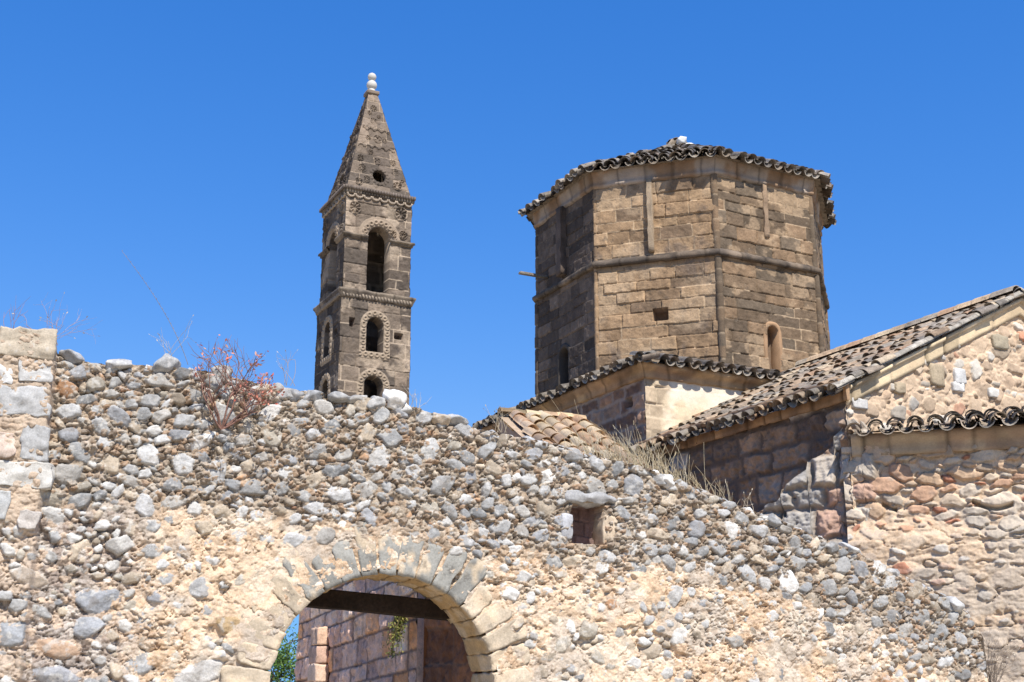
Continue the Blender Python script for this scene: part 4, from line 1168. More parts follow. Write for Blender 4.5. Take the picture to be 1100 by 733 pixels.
# ---- ruined buttress of rough blocks against the corner
acc = Acc()
fU = -(tA * 0.80 + nB * 0.32); fU /= np.linalg.norm(fU)      # runs left from the apse end
fN = np.array([fU[1], -fU[0], 0])
if np.dot(fN, nA) < 0: fN = -fN
o0 = as0 + nA * 0.02
wd = 2.2
nu_, nz_ = 170, 330
u, t = np.meshgrid(np.linspace(-0.55, wd, nu_), np.linspace(0, 1, nz_), indexing='ij')
tp_ = ZEA - 0.55 - 0.58 * np.clip(u, 0, 9) - 1.6 * np.clip(-u, 0, 9) - 0.25 * (fbm2(u * 2.5, u * 0, 941) - 0.5) - 0.12 * np.floor(u / 0.45 + 0.2)
z = 1.0 + (tp_ - 1.0) * t
d, id1, id2 = ashlar(u + 3, z, 0.42, 0.62, 942, warp=0.07)
tt_ = sst(0.0, 0.09, d)
H = 0.10 * tt_ + 0.10 * (id2 - 0.5) * tt_ + 0.16 * (fbm2(u * 3.2, z * 3.2, 943, 6) - 0.5) + 0.05 * (fbm2(u * 14, z * 14, 944, 4) - 0.5)
H -= 0.10 * sst(0.66, 0.74, fbm2(u * 2.2, z * 3.4, 945))
H -= 0.7 * sst(-0.18, -0.55, u + 0.25 * (fbm2(u * 0 + 3, z * 2.3, 948, 3) - 0.5) * 2)
C = pal(id1, [(0.44, 0.38, 0.31), (0.38, 0.34, 0.29), (0.48, 0.43, 0.36), (0.46, 0.30, 0.22), (0.50, 0.42, 0.32), (0.36, 0.33, 0.29)])
C = C * (0.75 + 0.5 * fbm2(u * 9, z * 9, 946, 4))[..., None]
C = mix(C, (0.24, 0.18, 0.13), 0.7 * (1 - tt_))
P = panel_geo(o0 - fN * 0.10, fU, fN, u, z, H)
acc.add(P.reshape(-1, 3), gridF(nu_, nz_), C.reshape(-1, 3))
edge = np.concatenate([P[:, -1], P[-1, ::-1][1:]])
dd_ = np.linspace(0, 1, 12)
back = edge[:, None] - dd_[None, :, None] * fN * 1.5 + dd_[None, :, None] * v3([0, 0, 0.0])
back = jitter_solid(back, 0.05, 5, 947) * np.minimum(dd_ * 9, 1)[None, :, None] + edge[:, None] * (1 - np.minimum(dd_ * 9, 1))[None, :, None] - (dd_[None, :, None] * fN * 1.5) * (1 - np.minimum(dd_ * 9, 1))[None, :, None]
acc.add(back.reshape(-1, 3), gridF(len(edge), 12), (0.38, 0.33, 0.27))
acc.build('buttress', M_plaster, church)

# ---- low porch with a small clean tile roof, left of the base
porch = thing('porch', (1.0, 22.0, 0), 'small lean-to porch with pale orange clay tile roof left of the drum base', 'porch')
ptop = at_y(582, 448, 24.6)
pd = nB
ppit = R_(28)
nP = np.array([math.sin(R_(21)), -math.cos(R_(21)), 0]); tP = np.array([math.cos(R_(21)), math.sin(R_(21)), 0])
W_L, W_R = 0.95, 0.95
PL = 3.3
D = -nP * math.cos(ppit) + v3([0, 0, math.sin(ppit)]); Nn = nP * math.sin(ppit) + v3([0, 0, math.cos(ppit)])
E0 = ptop - D * PL - tP * W_L
acc = Acc()
NEWT = [(0.66, 0.47, 0.29), (0.68, 0.53, 0.34), (0.62, 0.40, 0.24), (0.70, 0.57, 0.38), (0.54, 0.38, 0.25), (0.66, 0.48, 0.31)]
tile_field(acc, E0 + tP * 0.25, tP, D, Nn, W_L + W_R - 0.25, lambda x: PL, 0.35, 0.15, 0.5, NEWT, rg, start=0.05)
acc.add(np.array([E0 - Nn * 0.05, E0 + tP * (W_L + W_R) - Nn * 0.05, E0 + tP * (W_L + W_R) + D * PL - Nn * 0.05, E0 + D * PL - Nn * 0.05]), np.array([[0, 1, 2, 3]]), (0.36, 0.27, 0.19))
# verge rubble and ridge row
for k in range(6):
    p = ptop - tP * W_L + tP * (k * 0.31 + rg.normal(0, 0.02)) + Nn * 0.05 + nP * rg.normal(0, 0.02)
    tile(acc, p, tP + v3([0, 0, 1]) * rg.normal(0, 0.05), -nP, v3([0, 0, 1]), 0.36, 0.12, 0.105, np.array(NEWT[rg.integers(6)]) * (0.35 if k < 2 else 0.9))
acc.build('porch_roof', M_tile_new, porch)
acc = Acc()
pw = E0 + nP * -0.15
zpe = float(E0[2]) - 0.12
ashlar_panel(acc, (pw[0], pw[1], 0), tP, nP, W_L + W_R, 0, zpe, 0.06, PINK, (0.4, 0.33, 0.26), 0.3, 0.5, 930)
lw0 = ptop - tP * W_L
ashlar_panel(acc, (lw0[0], lw0[1], 0), nP, (-tP), PL * math.cos(ppit) - 0.15, 0, zpe, 0.05, [(0.36, 0.24, 0.16), (0.32, 0.22, 0.15)], (0.42, 0.33, 0.25), 0.3, 0.5, 931)
e0_ = np.array([lw0[0], lw0[1], zpe]); e1_ = e0_ + nP * (PL * math.cos(ppit) - 0.15); e2_ = np.array([lw0[0], lw0[1], ptop[2] - 0.08])
acc.add(np.array([e0_, e1_, e2_]), np.array([[0, 1, 2]]), (0.36, 0.24, 0.16))
acc.build('porch_wall', M_plaster, porch)

# ================================================================== BELL TOWER
TD = 40.0
tB2, nB2, nL2 = tB, nB, nL
c0 = at_y(363, 410, TD)                            # the corner towards the viewer
TWID = 2.62
tower = thing('bell_tower', (c0[0], c0[1], 0), 'tall square carved stone bell tower with pointed pyramid spire and arched openings', 'bell tower')
tc = np.array([c0[0], c0[1], 0]) + (tB2 - nB2) * TWID / 2
zz_at = lambda py, px=373: float(at_y(px, py, TD)[2])
ZT_mid, ZT_imp, ZT_cor = zz_at(313), zz_at(249), zz_at(203)
ZT_apx = zz_at(99) + 0.8
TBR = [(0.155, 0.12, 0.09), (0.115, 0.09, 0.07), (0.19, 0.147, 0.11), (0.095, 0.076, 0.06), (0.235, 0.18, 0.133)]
def rosette(u, z, uc, zc, r, n=8):
    d = np.hypot(u - uc, z - zc) / r; an = np.arctan2(z - zc, u - uc)
    ring = np.exp(-((d - 0.92) / 0.10) ** 2)
    pet = np.exp(-((d - 0.5) / 0.28) ** 2) * (0.5 + 0.5 * np.cos(an * n)) * (d < 0.85)
    return 0.06 * np.maximum(ring, pet) * (d < 1.2) - 0.03 * ((d < 0.85) & (pet < 0.3))
SHADET = [(0.075, 0.058, 0.046), (0.06, 0.047, 0.038), (0.095, 0.075, 0.058), (0.12, 0.094, 0.072)]  # tower's shaded left side: the shade is put into the stone colour
acc = Acc()
hw1, hw2 = TWID / 2, TWID / 2 - 0.05
tops = []
def tw_face(n_, u_, hw, z0, z1, res, seed, ops, extra=None):
    o = tc + n_ * hw - u_ * hw
    ashlar_panel(acc, (o[0], o[1], 0), u_, n_, 2 * hw, z0, z1, res, SHADET if n_ is nL2 else TBR, (0.14, 0.11, 0.085) if n_ is nL2 else (0.42, 0.33, 0.24), 0.46, 0.8, seed, openings=ops, rough=0.03, jw=0.02, extra=extra, jprob=0.5,  # left side: stone and joints darkened to paint in its shade
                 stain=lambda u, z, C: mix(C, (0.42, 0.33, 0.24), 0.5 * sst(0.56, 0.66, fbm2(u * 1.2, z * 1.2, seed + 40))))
zw1b, zw1s = zz_at(373, 405), zz_at(345, 405)      # lower window sill and springing
zw0s = zz_at(410, 405)
zbig0, zbigs = zz_at(316, 405), zz_at(249, 405)
def carv_low(u, z, H, C):
    uc = hw1 * 0.98
    for (sp_, b_, hw_) in ((zw1s, zw1b, 0.30), (zw0s, zw0s - 1.2, 0.34)):
        d = np.where(z > sp_, np.hypot(u - uc, z - sp_), np.abs(u - uc))
        band = (d > hw_ + 0.02) & (d < hw_ + 0.26) & (z > b_ - 0.24)
        sill = (np.abs(u - uc) < hw_ + 0.26) & (z > b_ - 0.26) & (z < b_ - 0.01)
        band |= sill
        an = np.where(z > sp_, np.arctan2(z - sp_, u - uc) * (hw_ + 0.14), z)
        an = np.where(sill, u, an)
        s_ = (an / 0.21) % 1 - 0.5; q = np.where(sill, (z - b_ + 0.13), d - hw_ - 0.14)
        rr_ = np.hypot(s_ * 0.21, q)
        H = np.where(band, 0.02 + 0.05 * np.exp(-((rr_ - 0.065) / 0.025) ** 2), H)
        C = np.where(band[..., None], np.array([0.30, 0.235, 0.17]), C)
    return H, C
def carv_up(u, z, H, C):
    uc = hw2 * 1.02
    d = np.hypot(u - uc, z - zbigs)
    band = (z > zbigs) & (d > 0.44) & (d < 0.80)
    an = np.arctan2(z - zbigs, u - uc) * 0.6
    s_ = (an / 0.2) % 1 - 0.5
    H = np.where(band, 0.03 + 0.06 * np.exp(-((np.hypot(s_ * 0.2, (d - 0.58)) - 0.07) / 0.03) ** 2), H)
    C = np.where(band[..., None], np.array([0.28, 0.215, 0.155]), C)
    for (a_, b_, r_) in ((0.34, ZT_cor - 0.62, 0.24), (2.1, ZT_cor - 0.55, 0.27), (2.2, ZT_imp + 0.28, 0.17), (1.8, ZT_imp + 0.25, 0.14)):
        H = H + rosette(u, z, a_, b_, r_)
    return H, C
win_low = [dict(mask=arch_mask(hw1 * 0.98, zw1b, 0.30, zw1s), d=0.5), dict(mask=arch_mask(hw1 * 0.98, zw0s - 1.2, 0.33, zw0s), d=0.5),
           dict(mask=lambda u, z: (np.abs(u - 0.44) < 0.10) & (np.abs(z - zz_at(344, 385)) < 0.16), d=0.4, hole=False, col=(0.15, 0.11, 0.09)),
           dict(mask=lambda u, z: (np.abs(u - 2.17) < 0.16) & (np.abs(z - zz_at(353, 430)) < 0.11), d=0.4, hole=False, col=(0.15, 0.11, 0.09))]
win_up = [dict(mask=arch_mask(hw2 * 1.02, zbig0, 0.41, zbigs), d=0.5)]
for i, (n_, u_) in enumerate(((nB2, tB2), (nL2, nB2), (tB2, -nB2), (-nB2, -tB2))):
    vis = i < 2; res = 0.02 if vis else 0.08
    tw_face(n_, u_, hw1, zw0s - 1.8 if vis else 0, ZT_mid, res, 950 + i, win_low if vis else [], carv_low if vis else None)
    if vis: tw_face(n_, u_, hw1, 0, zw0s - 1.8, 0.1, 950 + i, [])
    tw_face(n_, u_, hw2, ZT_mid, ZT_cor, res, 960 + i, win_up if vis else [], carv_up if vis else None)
# floor so the shaft stays dark inside
acc.build('tower_shaft', M_tower, tower)
# cornices
def sqring(hw): return np.array([(tc + (n * hw + m * hw))[:2] for n, m in ((nB2, nL2), (nB2, tB2), (-nB2, tB2), (-nB2, nL2))])
acc = Acc()
ring_moulding(acc, sqring(hw1), tc[:2], [(-0.03, ZT_mid - 0.20), (0.02, ZT_mid - 0.20), (0.04, ZT_mid - 0.16), (0.11, ZT_mid + 0.02), (0.13, ZT_mid + 0.05), (0.13, ZT_mid + 0.12), (-0.06, ZT_mid + 0.16)], col=(0.10, 0.08, 0.064), col2=(0.20, 0.16, 0.12), amp=0.028, seed=971)
def dentils(acc, hw, z, n, hgt, out, lean, col, w=0.6, faces=2):
    for (n_, u_) in ((nB2, tB2), (nL2, nB2))[:faces]:
        for k in range(n):
            x = (k + 0.5) / n * 2 - 1
            block(acc, tc + n_ * (hw + out) + u_ * x * hw + v3([0, 0, z]), (u_ + v3([0, 0, lean])) / math.hypot(1, lean), n_, v3([0, 0, 1]) - lean * u_, (hw / n * w, 0.045, hgt), col, n=2, rnd=0.25, amp=0.012, seed=k)
dentils(acc, hw1, ZT_mid - 0.08, 22, 0.085, 0.045, 0.35, (0.26, 0.21, 0.16))
acc.build('cornice', M_tower, tower)
acc = Acc()
ring_moulding(acc, sqring(hw2), tc[:2], [(-0.03, ZT_imp - 0.17), (0.06, ZT_imp - 0.16), (0.05, ZT_imp - 0.09), (0.12, ZT_imp - 0.07), (0.11, ZT_imp), (-0.03, ZT_imp + 0.03)], col=(0.10, 0.08, 0.064), col2=(0.19, 0.15, 0.11), amp=0.026, seed=972)
# the impost band is cut where the big arches open
V_all = np.concatenate(acc.V); 
keepf = []
Fq = np.concatenate(acc.F[4]); cen = V_all[Fq].mean(1)
for n_, u_ in ((nB2, tB2), (nL2, nB2)):
    rel = cen - tc
    un = rel @ u_; nn = rel @ n_
    keepf.append(~((np.abs(un - (hw2 * 1.02 - hw2)) < 0.41) & (nn > hw2 - 0.1)))
Fq = Fq[keepf[0] & keepf[1]]
mesh_obj('cornice', V_all, Fq, M_tower, tower, np.concatenate(acc.C))
acc = Acc()
ring_moulding(acc, sqring(hw2), tc[:2], [(-0.03, ZT_cor - 0.10), (0.06, ZT_cor - 0.09), (0.07, ZT_cor + 0.02), (0.10, ZT_cor + 0.04), (0.11, ZT_cor + 0.14), (-0.1, ZT_cor + 0.22)], col=(0.085, 0.068, 0.055), col2=(0.16, 0.13, 0.10), amp=0.028, seed=973)
for (n_, u_) in ((nB2, tB2), (nL2, nB2)):           # hanging scallops
    m = 8
    for k in range(m):
        x = ((k + 0.5) / m * 2 - 1) * hw2
        an = np.linspace(math.pi, 2 * math.pi, 9)
        for s0, s1 in zip(an[:-1], an[1:]):
            mid_ = (s0 + s1) / 2
            block(acc, tc + n_ * (hw2 + 0.03) + u_ * (x + math.cos(mid_) * hw2 / m * 0.85) + v3([0, 0, ZT_cor - 0.12 + math.sin(mid_) * 0.11]), u_ * -math.sin(mid_) + v3([0, 0, math.cos(mid_)]), n_, u_ * math.cos(mid_) + v3([0, 0, math.sin(mid_)]), (0.033, 0.05, 0.028), (0.36, 0.29, 0.22), n=1, rnd=0.1, amp=0.0)
for k in range(26):
    for (n_, u_) in ((nB2, tB2), (nL2, nB2)):
        block(acc, tc + n_ * (hw2 + 0.12) + u_ * ((k + 0.5) / 26 * 2 - 1) * (hw2 + 0.11) + v3([0, 0, ZT_cor + 0.09]), u_, n_, (0, 0, 1), (0.035, 0.04, 0.07), (0.15, 0.12, 0.10), n=2, rnd=0.3, amp=0.01, seed=k)
acc.build('cornice', M_tower, tower)
# spire
acc = Acc()
zsb = ZT_cor + 0.16; hs0, hs1 = hw2 - 0.02, 0.17
for i, (n_, u_) in enumerate(((nB2, tB2), (nL2, nB2), (tB2, -nB2), (-nB2, -tB2))):
    vis = i < 2; nu_, nz_ = (130, 230) if vis else (20, 30)
    s, t = np.meshgrid(np.linspace(-1, 1, nu_), np.linspace(0, 1, nz_), indexing='ij')
    hwv = hs0 + (hs1 - hs0) * t; u = s * hwv; z = zsb + (ZT_apx - zsb) * t
    d, id1, id2 = ashlar(u + 5, z, 0.42, 0.6, 990 + i)
    tt_ = sst(0.004, 0.025, d)
    H = -0.02 * (1 - tt_) + 0.07 * (fbm2(u * 8 + 50 * i, z * 8, 991, 5) - 0.5) + 0.012 * (id2 - 0.5)
    C = pal(id1, SHADET if i == 1 else TBR) * (0.9 + 0.3 * id2)[..., None]; C = mix(C, (0.38, 0.30, 0.22), 0.7 * (1 - tt_) * sst(0.4, 0.5, fbm2(u * 2, z * 2, 992)))  # left spire face takes the palette darkened for shade
    HT = ZT_apx - zsb
    rs2 = np.random.default_rng(77 + i)
    spots_ = [(-0.80, 0.07, 0.17, 8), (-0.42, 0.10, 0.15, 6), (0.72, 0.08, 0.20, 6), (0.95, 0.13, 0.13, 5), (-0.62, 0.20, 0.16, 8), (0.70, 0.22, 0.17, 8), (-0.66, 0.30, 0.14, 6), (0.02, 0.30, 0.17, 4), (0.62, 0.32, 0.15, 8),
              (-0.25, 0.38, 0.10, 5), (0.02, 0.53, 0.17, 4), (-0.34, 0.52, 0.10, 4), (0.36, 0.52, 0.10, 6), (0.0, 0.70, 0.14, 6), (0.18, 0.77, 0.08, 5), (-0.02, 0.84, 0.14, 8), (-0.16, 0.78, 0.07, 5)]
    for (a_, f_, r_, nn_) in [(a0_ + rs2.normal(0, 0.03), f0_ + rs2.normal(0, 0.006), r0_ * rs2.uniform(0.85, 1.1), n0_) for (a0_, f0_, r0_, n0_) in spots_]:
        H = H + rs2.uniform(0.5, 1.0) * rosette(u, z, a_, zsb + f_ * HT, r_, nn_)
    for f_ in (0.42, 0.62):                          # rows of little blind arches / scallops
        zr = z - (zsb + f_ * HT); sx = ((u + 10) / 0.28) % 1 - 0.5
        rr_ = np.hypot(sx * 0.28, zr) if f_ < 0.5 else np.abs(zr + 0.05 * np.cos(sx * 6.28))
        mk = (np.abs(zr) < 0.18) & (np.abs(u) < hwv - 0.06) & ((zr > 0) | (f_ > 0.5))
        H = H + np.where(mk, 0.055 * np.exp(-((rr_ - (0.11 if f_ < 0.5 else 0.03)) / 0.03) ** 2), 0)
    # oculus
    oc = np.hypot(u - 0.03, z - (zsb + 0.15 * HT))
    H = np.where((oc > 0.26) & (oc < 0.38), H + 0.02 + 0.02 * np.cos(np.arctan2(z - (zsb + 0.15 * HT), u - 0.03) * 14), H)
    dead = oc < 0.25
    H = np.where(dead, -0.18, H)
    keep = ~(dead[:-1, :-1] & dead[1:, 1:] & dead[1:, :-1] & dead[:-1, 1:]) if vis else None
    P = tc + u[..., None] * u_ + (hwv + H)[..., None] * n_ + z[..., None] * v3([0, 0, 1])
    acc.add(P.reshape(-1, 3), gridF(nu_, nz_, keep), C.reshape(-1, 3))
block(acc, tc + v3([0, 0, ZT_apx + 0.02]), tB2, nB2, (0, 0, 1), (0.24, 0.24, 0.07), (0.22, 0.17, 0.13), n=4, rnd=0.1, amp=0.01)
acc.build('spire', M_tower, tower)
# white finial: two balls on a foot
zf = ZT_apx + 0.07
profl = [(0.0, 0), (0.17, 0.0), (0.18, 0.06), (0.13, 0.12), (0.12, 0.15)]
for (cz_, r_) in ((0.33, 0.20), (0.68, 0.165)):
    for q in np.linspace(-1.1, 1.1, 9): profl.append((max(0.05, r_ * math.cos(q)), cz_ + r_ * math.sin(q)))
profl.append((0.0, 0.87))
profl = np.array(profl); na = 24
an = np.linspace(0, 2 * math.pi, na, endpoint=False)
P = np.stack([tc[0] + profl[:, None, 0] * np.cos(an), tc[1] + profl[:, None, 0] * np.sin(an), zf + profl[:, None, 1] + 0 * an], -1)
i, j = np.meshgrid(np.arange(len(profl) - 1), np.arange(na), indexing='ij'); i = i.ravel(); j = j.ravel(); j2 = (j + 1) % na
mesh_obj('finial', P.reshape(-1, 3), np.stack([i * na + j, i * na + j2, (i + 1) * na + j2, (i + 1) * na + j], 1), M_white, tower, np.broadcast_to(np.array((0.50, 0.48, 0.44)), (P.shape[0] * na, 3)), smooth=True)

# ================================================================== inside the gate
def pass_wall(name, p0, p1, h, cols, mcol, label, cat, seed, ch=0.26, bl_=0.6, skew=0.0, rough=0.02, mat=M_ashlar, thick=0.5, stain=None):
    U = v3(p1) - v3(p0); U[2] = 0; L = np.linalg.norm(U); U /= L
    N = np.array([U[1], -U[0], 0])
    if np.dot(N, -v3(p0)) < 0: N = -N
    t_ = thing(name, (p0[0], p0[1], 0), label, cat)
    a_ = Acc()
    ashlar_panel(a_, (p0[0], p0[1], 0), U, N, L, 0.0, h, 0.014, cols, mcol, ch, bl_, seed, rough=rough, skew=skew, jw=0.02, stain=stain)
    q0 = v3([p0[0], p0[1], 0]); q1 = v3([p1[0], p1[1], 0]); z_ = v3([0, 0, h])
    b0, b1 = q0 - N * thick, q1 - N * thick
    vv = np.array([q0, q1, b1, b0, q0 + z_, q1 + z_, b1 + z_, b0 + z_])
    a_.add(vv, np.array([[1, 2, 6, 5], [2, 3, 7, 6], [3, 0, 4, 7], [4, 5, 6, 7]]), np.array(cols[0]))
    a_.build('wall_face', mat, t_)
    return t_, U, N
ps = at_y(448, 690, 15.2); pdir = np.array([math.sin(R_(-23)), math.cos(R_(-23)), 0])
# length so that the far end shows at px 318
L_ = 0
for L_ in np.arange(1, 12, 0.05):
    q = ps + pdir * L_; f = q[1] * math.cos(PITCH) + (2.2 - CAMZ) * math.sin(PITCH)
    if 550 + FPX * q[0] / f < 320: break
pe = ps + pdir * L_
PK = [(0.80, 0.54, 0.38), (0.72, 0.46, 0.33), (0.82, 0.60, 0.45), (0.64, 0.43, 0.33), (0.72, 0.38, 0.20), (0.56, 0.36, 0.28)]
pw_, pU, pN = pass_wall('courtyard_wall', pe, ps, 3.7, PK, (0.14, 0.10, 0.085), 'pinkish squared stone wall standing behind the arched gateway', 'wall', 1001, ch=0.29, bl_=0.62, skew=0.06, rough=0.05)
a_ = Acc()
for k in range(9):
    block(a_, pe + pU * L_ * 0.30 * 1.0 + pN * 0.10 + v3([0, 0, -pe[2] + 0.2 + k * 0.27]), pU, pN, (0, 0, 1), (0.22, 0.10, 0.133), np.array(PK[k % 4]) * 0.75, n=8, rnd=0.04, amp=0.03, seed=1010 + k)
a_.build('pilaster', M_ashlar, pw_)
gs = GO + GU * (AU + AR + 0.05) - GN * (GT + 0.05)
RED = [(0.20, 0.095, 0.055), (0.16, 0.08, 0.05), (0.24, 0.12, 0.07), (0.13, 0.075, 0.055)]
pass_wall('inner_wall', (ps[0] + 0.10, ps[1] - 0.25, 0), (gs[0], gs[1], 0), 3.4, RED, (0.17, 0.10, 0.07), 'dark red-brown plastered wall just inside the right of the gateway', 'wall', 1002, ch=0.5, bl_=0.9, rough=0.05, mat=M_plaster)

# ================================================================== vegetation
class Tubes:
    def __init__(s): s.a = Acc()
    def tube(s, pts, r0, r1, col, n=4):
        pts = np.asarray(pts, float); m = len(pts)
        T = np.gradient(pts, axis=0); T /= np.linalg.norm(T, axis=1)[:, None] + 1e-9
        ref = np.array([0.31, 0.94, 0.1]); X = np.cross(T, ref); X /= np.linalg.norm(X, axis=1)[:, None] + 1e-9; Y = np.cross(T, X)
        an = np.linspace(0, 2 * math.pi, n, endpoint=False)
        r = np.linspace(r0, r1, m)
        P = pts[:, None] + r[:, None, None] * (np.cos(an)[None, :, None] * X[:, None] + np.sin(an)[None, :, None] * Y[:, None])
        i, j = np.meshgrid(np.arange(m - 1), np.arange(n), indexing='ij'); i = i.ravel(); j = j.ravel(); j2 = (j + 1) % n
        s.a.add(P.reshape(-1, 3), np.stack([i * n + j, i * n + j2, (i + 1) * n + j2, (i + 1) * n + j], 1), np.asarray(col))
    def leaf(s, p, d, L, wd, col, r):
        d = v3(d) / (np.linalg.norm(d) + 1e-9); x = np.cross(d, r.normal(size=3)); x /= np.linalg.norm(x) + 1e-9; nn = np.cross(d, x)
        V = np.array([p, p + d * L * 0.5 + x * wd / 2 + nn * L * 0.06, p + d * L, p + d * L * 0.5 - x * wd / 2 + nn * L * 0.06])
        s.a.add(V, np.array([[0, 1, 2, 3]]), np.asarray(col))

def grow(T, p, d, L, r, depth, rg, col, tips, gravity=0.0, spread=0.6, nb=(2, 4)):
    m = 6; pts = [v3(p)]; dd = v3(d) / np.linalg.norm(d)
    for k in range(m):
        dd = dd + rg.normal(0, 0.10, 3) + v3([0, 0, gravity]); dd /= np.linalg.norm(dd)
        pts.append(pts[-1] + dd * L / m)
    T.tube(pts, r, r * 0.55, col)
    tips.append((pts[-1], dd, depth))
    if depth > 0:
        for k in range(rg.integers(nb[0], nb[1] + 1)):
            q = pts[rg.integers(3, m + 1)]
            nd = dd + rg.normal(0, spread, 3)
            grow(T, q, nd, L * rg.uniform(0.55, 0.8), r * 0.6, depth - 1, rg, col, tips, gravity, spread, nb)

# red-leaved shrub rooted in the wall face
rv = np.random.default_rng(5)
u_, z_ = g_uz(238, 462)
root = GO + GU * u_ + v3([0, 0, z_])
shrub = thing('shrub', tuple(root), 'small leggy shrub with red leaves growing out of the rubble wall near its top', 'shrub')
T = Tubes(); tips = []
for (dx, dz, dn, L) in ((0.9, 0.45, 0.35, 0.36), (-0.7, 0.7, 0.35, 0.40), (0.12, 0.9, 0.45, 0.42), (0.5, 0.75, 0.4, 0.40), (-0.45, 0.8, 0.35, 0.42), (0.25, 0.95, 0.2, 0.5), (-0.15, 0.95, 0.3, 0.48), (0.8, 0.6, 0.3, 0.38)):
    grow(T, root, GU * dx + v3([0, 0, dz]) + GN * dn, L, 0.012, 3, rv, (0.25, 0.14, 0.11), tips, gravity=0.03, spread=0.5, nb=(2, 4))
T.a.build('stem', M_twig, shrub)
Lf = Tubes()
for (p, d, dep) in tips:
    if dep > 1 or (np.dot(p - root, GU) < 0.25 and rv.random() < 0.6): continue
    rightish = np.dot(p - root, GU)
    for k in range(rv.integers(1, 3) + (2 if rightish > 0.35 else 0)):
        c = [(0.46, 0.12, 0.08), (0.38, 0.14, 0.10), (0.50, 0.22, 0.15), (0.44, 0.26, 0.20)][rv.integers(4)]
        Lf.leaf(p + rv.normal(0, 0.015, 3) - d * rv.uniform(0, 0.08), d + rv.normal(0, 0.6, 3), rv.uniform(0.03, 0.055), 0.022, c, rv)
Lf.a.build('leaves', M_leaf, shrub)

def twig_plant(px, py, n, h, col, label, name='dry_weed', cat='weed', seed=0, dep=0.3, tilt=0.4, heads=True, depth=1, group=None):
    r = np.random.default_rng(seed)
    u_, z_ = g_uz(px, py)
    b = GO + GU * u_ + v3([0, 0, z_]) - GN * dep
    t_ = thing(name, tuple(b), label, cat, group)
    T = Tubes(); tips = []
    for k in range(n):
        grow(T, b + GU * r.normal(0, 0.05), v3([0, 0, 1]) + GU * r.normal(0, tilt) + GN * r.normal(0, 0.2), h * r.uniform(0.5, 1), 0.0032, depth, r, col, tips, spread=0.5, nb=(1, 3))
    if heads:
        for (p, d, q) in tips:
            if q == 0 and r.random() < 0.5: T.leaf(p, d, 0.03, 0.014, (0.45, 0.40, 0.32), r)
    T.a.build('stem', M_twig, t_)
twig_plant(52, 362, 9, 0.36, (0.36, 0.25, 0.22), 'bare reddish dry weed on top of the big-block pier at far left', seed=31, tilt=0.55, depth=2)
twig_plant(8, 350, 4, 0.42, (0.30, 0.17, 0.14), 'stiff dark red dry stalk at the very left end of the wall top', seed=32, tilt=0.12, heads=False)
twig_plant(185, 385, 5, 0.45, (0.42, 0.36, 0.28), 'pale wispy weed on the wall crest left of the red shrub', seed=33, tilt=0.35)
twig_plant(310, 412, 5, 0.30, (0.42, 0.33, 0.25), 'short brown weed on the wall crest between red shrub and bell tower', seed=34, tilt=0.4, dep=0.1)
twig_plant(452, 436, 5, 0.26, (0.5, 0.44, 0.34), 'thin straw weed on the wall crest just right of the bell tower', seed=35, tilt=0.25)
twig_plant(545, 462, 7, 0.24, (0.5, 0.42, 0.30), 'thin straw weed in front of the small clay tile roof', seed=36, tilt=0.3, dep=0.15)
twig_plant(815, 545, 4, 0.20, (0.46, 0.38, 0.28), 'small dry weed on the sloping wall crest beneath the shaded church wall', seed=37, tilt=0.4)
# long thin dark stalk leaning over the crest
p0 = np.array(on_plane(202, 392, GO - GN * 0.3, GN)); p1 = np.array(on_plane(131, 270, GO - GN * 0.3, GN)); pm = np.array(on_plane(176, 335, GO - GN * 0.3, GN))
s = np.linspace(0, 1, 24)[:, None]
cur = (1 - s) ** 2 * p0 + 2 * s * (1 - s) * (2 * pm - (p0 + p1) / 2) + s ** 2 * p1
st_ = thing('dry_stalk', tuple(p0), 'long thin dark stalk leaning left into the sky above the wall crest', 'stalk')
T = Tubes(); T.tube(cur, 0.0035, 0.002, (0.22, 0.19, 0.17))
for k in range(4, 24): T.tube([cur[k], cur[k] + v3([0.006, 0, 0.012])], 0.004, 0.002, (0.20, 0.17, 0.15))
T.a.build('stem', M_twig, st_)

# dry grass along the crest in front of the church
T = Tubes(); r = np.random.default_rng(41)
for k in range(300):
    q = r.random()
    px = r.normal(705, 28) if q < 0.62 else (r.normal(765, 26) if q < 0.85 else r.normal(655, 22))
    py = np.interp(px, [600, 640, 690, 740, 800, 860], [474, 486, 498, 516, 541, 565])
    u_, z_ = g_uz(px, py)
    b = GO + GU * u_ + v3([0, 0, z_ - 0.03]) - GN * r.uniform(0.05, 0.6)
    h = abs(r.normal(0.24, 0.10)) * (1.1 if q < 0.62 else 0.7) + 0.05
    d = v3([0, 0, 1]) + GU * r.normal(-0.12, 0.22) + GN * r.normal(0, 0.2)
    bend = GU * r.normal(-0.04, 0.08)
    s = np.linspace(0, 1, 5)[:, None]
    c = np.array([(0.62, 0.52, 0.34), (0.56, 0.45, 0.28), (0.68, 0.60, 0.44), (0.48, 0.38, 0.25)][r.integers(4)])
    T.tube(b + s * d * h + s ** 2 * bend, 0.0042, 0.0018, c, n=3)
    if r.random() < 0.3:
        e = b + d * h + bend; T.tube([e - d * 0.05, e - d * 0.02, e], 0.004, 0.001, c * 1.05, n=3)
gr = T.a.build('grass', M_twig, None)
tag(gr, 'tufts of pale dry grass on the sloping wall crest in front of the church', 'grass', kind='stuff')

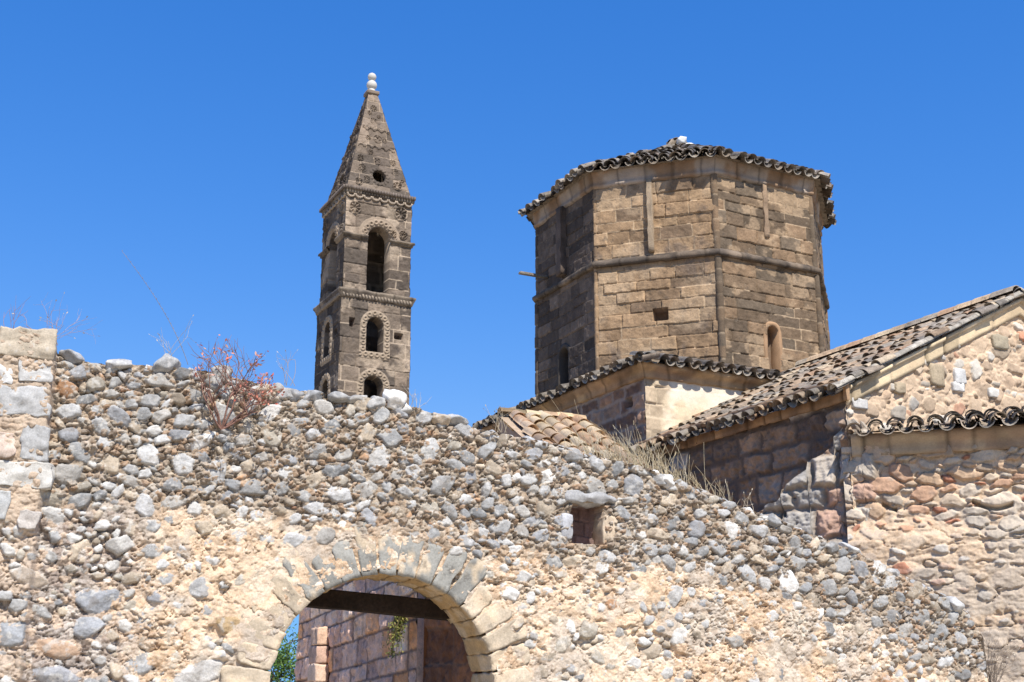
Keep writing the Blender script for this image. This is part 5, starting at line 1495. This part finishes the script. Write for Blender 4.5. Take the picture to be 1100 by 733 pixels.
# hanging green plant on the wall inside the gateway
r = np.random.default_rng(51)
hp = ps + pU * -0.2 + pN * 0.12; hp = np.array([hp[0], hp[1], at_y(442, 655, 15.0)[2]])
hang = thing('hanging_plant', tuple(hp), 'yellow green plant hanging on the stone wall inside the gateway', 'plant')
T = Tubes(); Lf = Tubes()
for k in range(26):
    d = pU * r.normal(-0.15, 0.45) + pN * abs(r.normal(0.25, 0.2)) + v3([0, 0, r.uniform(-0.3, 0.4)])
    L = r.uniform(0.2, 0.55); s = np.linspace(0, 1, 8)[:, None]
    pts = hp + s * d * L * 0.6 - s ** 2 * v3([0, 0, 1]) * L * 0.9
    T.tube(pts, 0.006, 0.003, (0.12, 0.10, 0.05), n=3)
    for q in pts[1:]:
        for w_ in range(5):
            c = [(0.20, 0.20, 0.05), (0.14, 0.16, 0.04), (0.26, 0.24, 0.08), (0.09, 0.12, 0.03)][r.integers(4)]
            Lf.leaf(q + r.normal(0, 0.025, 3), r.normal(0, 1, 3) - v3([0, 0, 0.4]), r.uniform(0.03, 0.06), 0.018, c, r)
T.a.build('stem', M_twig, hang); Lf.a.build('leaves', M_leaf, hang)

# green tree behind the gateway
r = np.random.default_rng(61)
tp = at_y(300, 700, 27.0); tree = thing('tree', (tp[0] - 0.3, tp[1], 0), 'bushy green tree seen through the left of the arched gateway', 'tree')
base = v3([tp[0] - 0.3, tp[1], 0])
T = Tubes(); T.tube([base, base + v3([0.05, 0, 0.8]), base + v3([0, 0.05, 1.6]), base + v3([0.05, 0, 2.6])], 0.13, 0.05, (0.14, 0.10, 0.07), n=8)
Lf = Tubes(); tips = []
for k in range(16):
    z_ = r.uniform(0.6, 2.4)
    grow(T, base + v3([0, 0, z_]), v3([r.normal(0, 1), r.normal(0, 1), r.uniform(0.4, 1.2)]), r.uniform(0.4, 0.75), 0.03, 2, r, (0.13, 0.10, 0.07), tips, gravity=0.06, spread=0.55)
T.a.build('trunk', M_twig, tree)
for (p, d, dep) in tips:
    for k in range(34):
        c = np.array([(0.07, 0.14, 0.03), (0.10, 0.18, 0.04), (0.05, 0.10, 0.025), (0.13, 0.20, 0.06)][r.integers(4)])
        Lf.leaf(p + r.normal(0, 0.12, 3), d + r.normal(0, 0.7, 3), r.uniform(0.06, 0.11), 0.035, c, r)
Lf.a.build('crown', M_leaf, tree)

# dark dry bush at the broken right end of the wall
twig_plant(1088, 742, 60, 0.5, (0.20, 0.16, 0.13), 'dark tangled dry bush at the broken right end of the wall', name='dry_bush', cat='bush', seed=71, tilt=0.5, dep=0.4, depth=2)
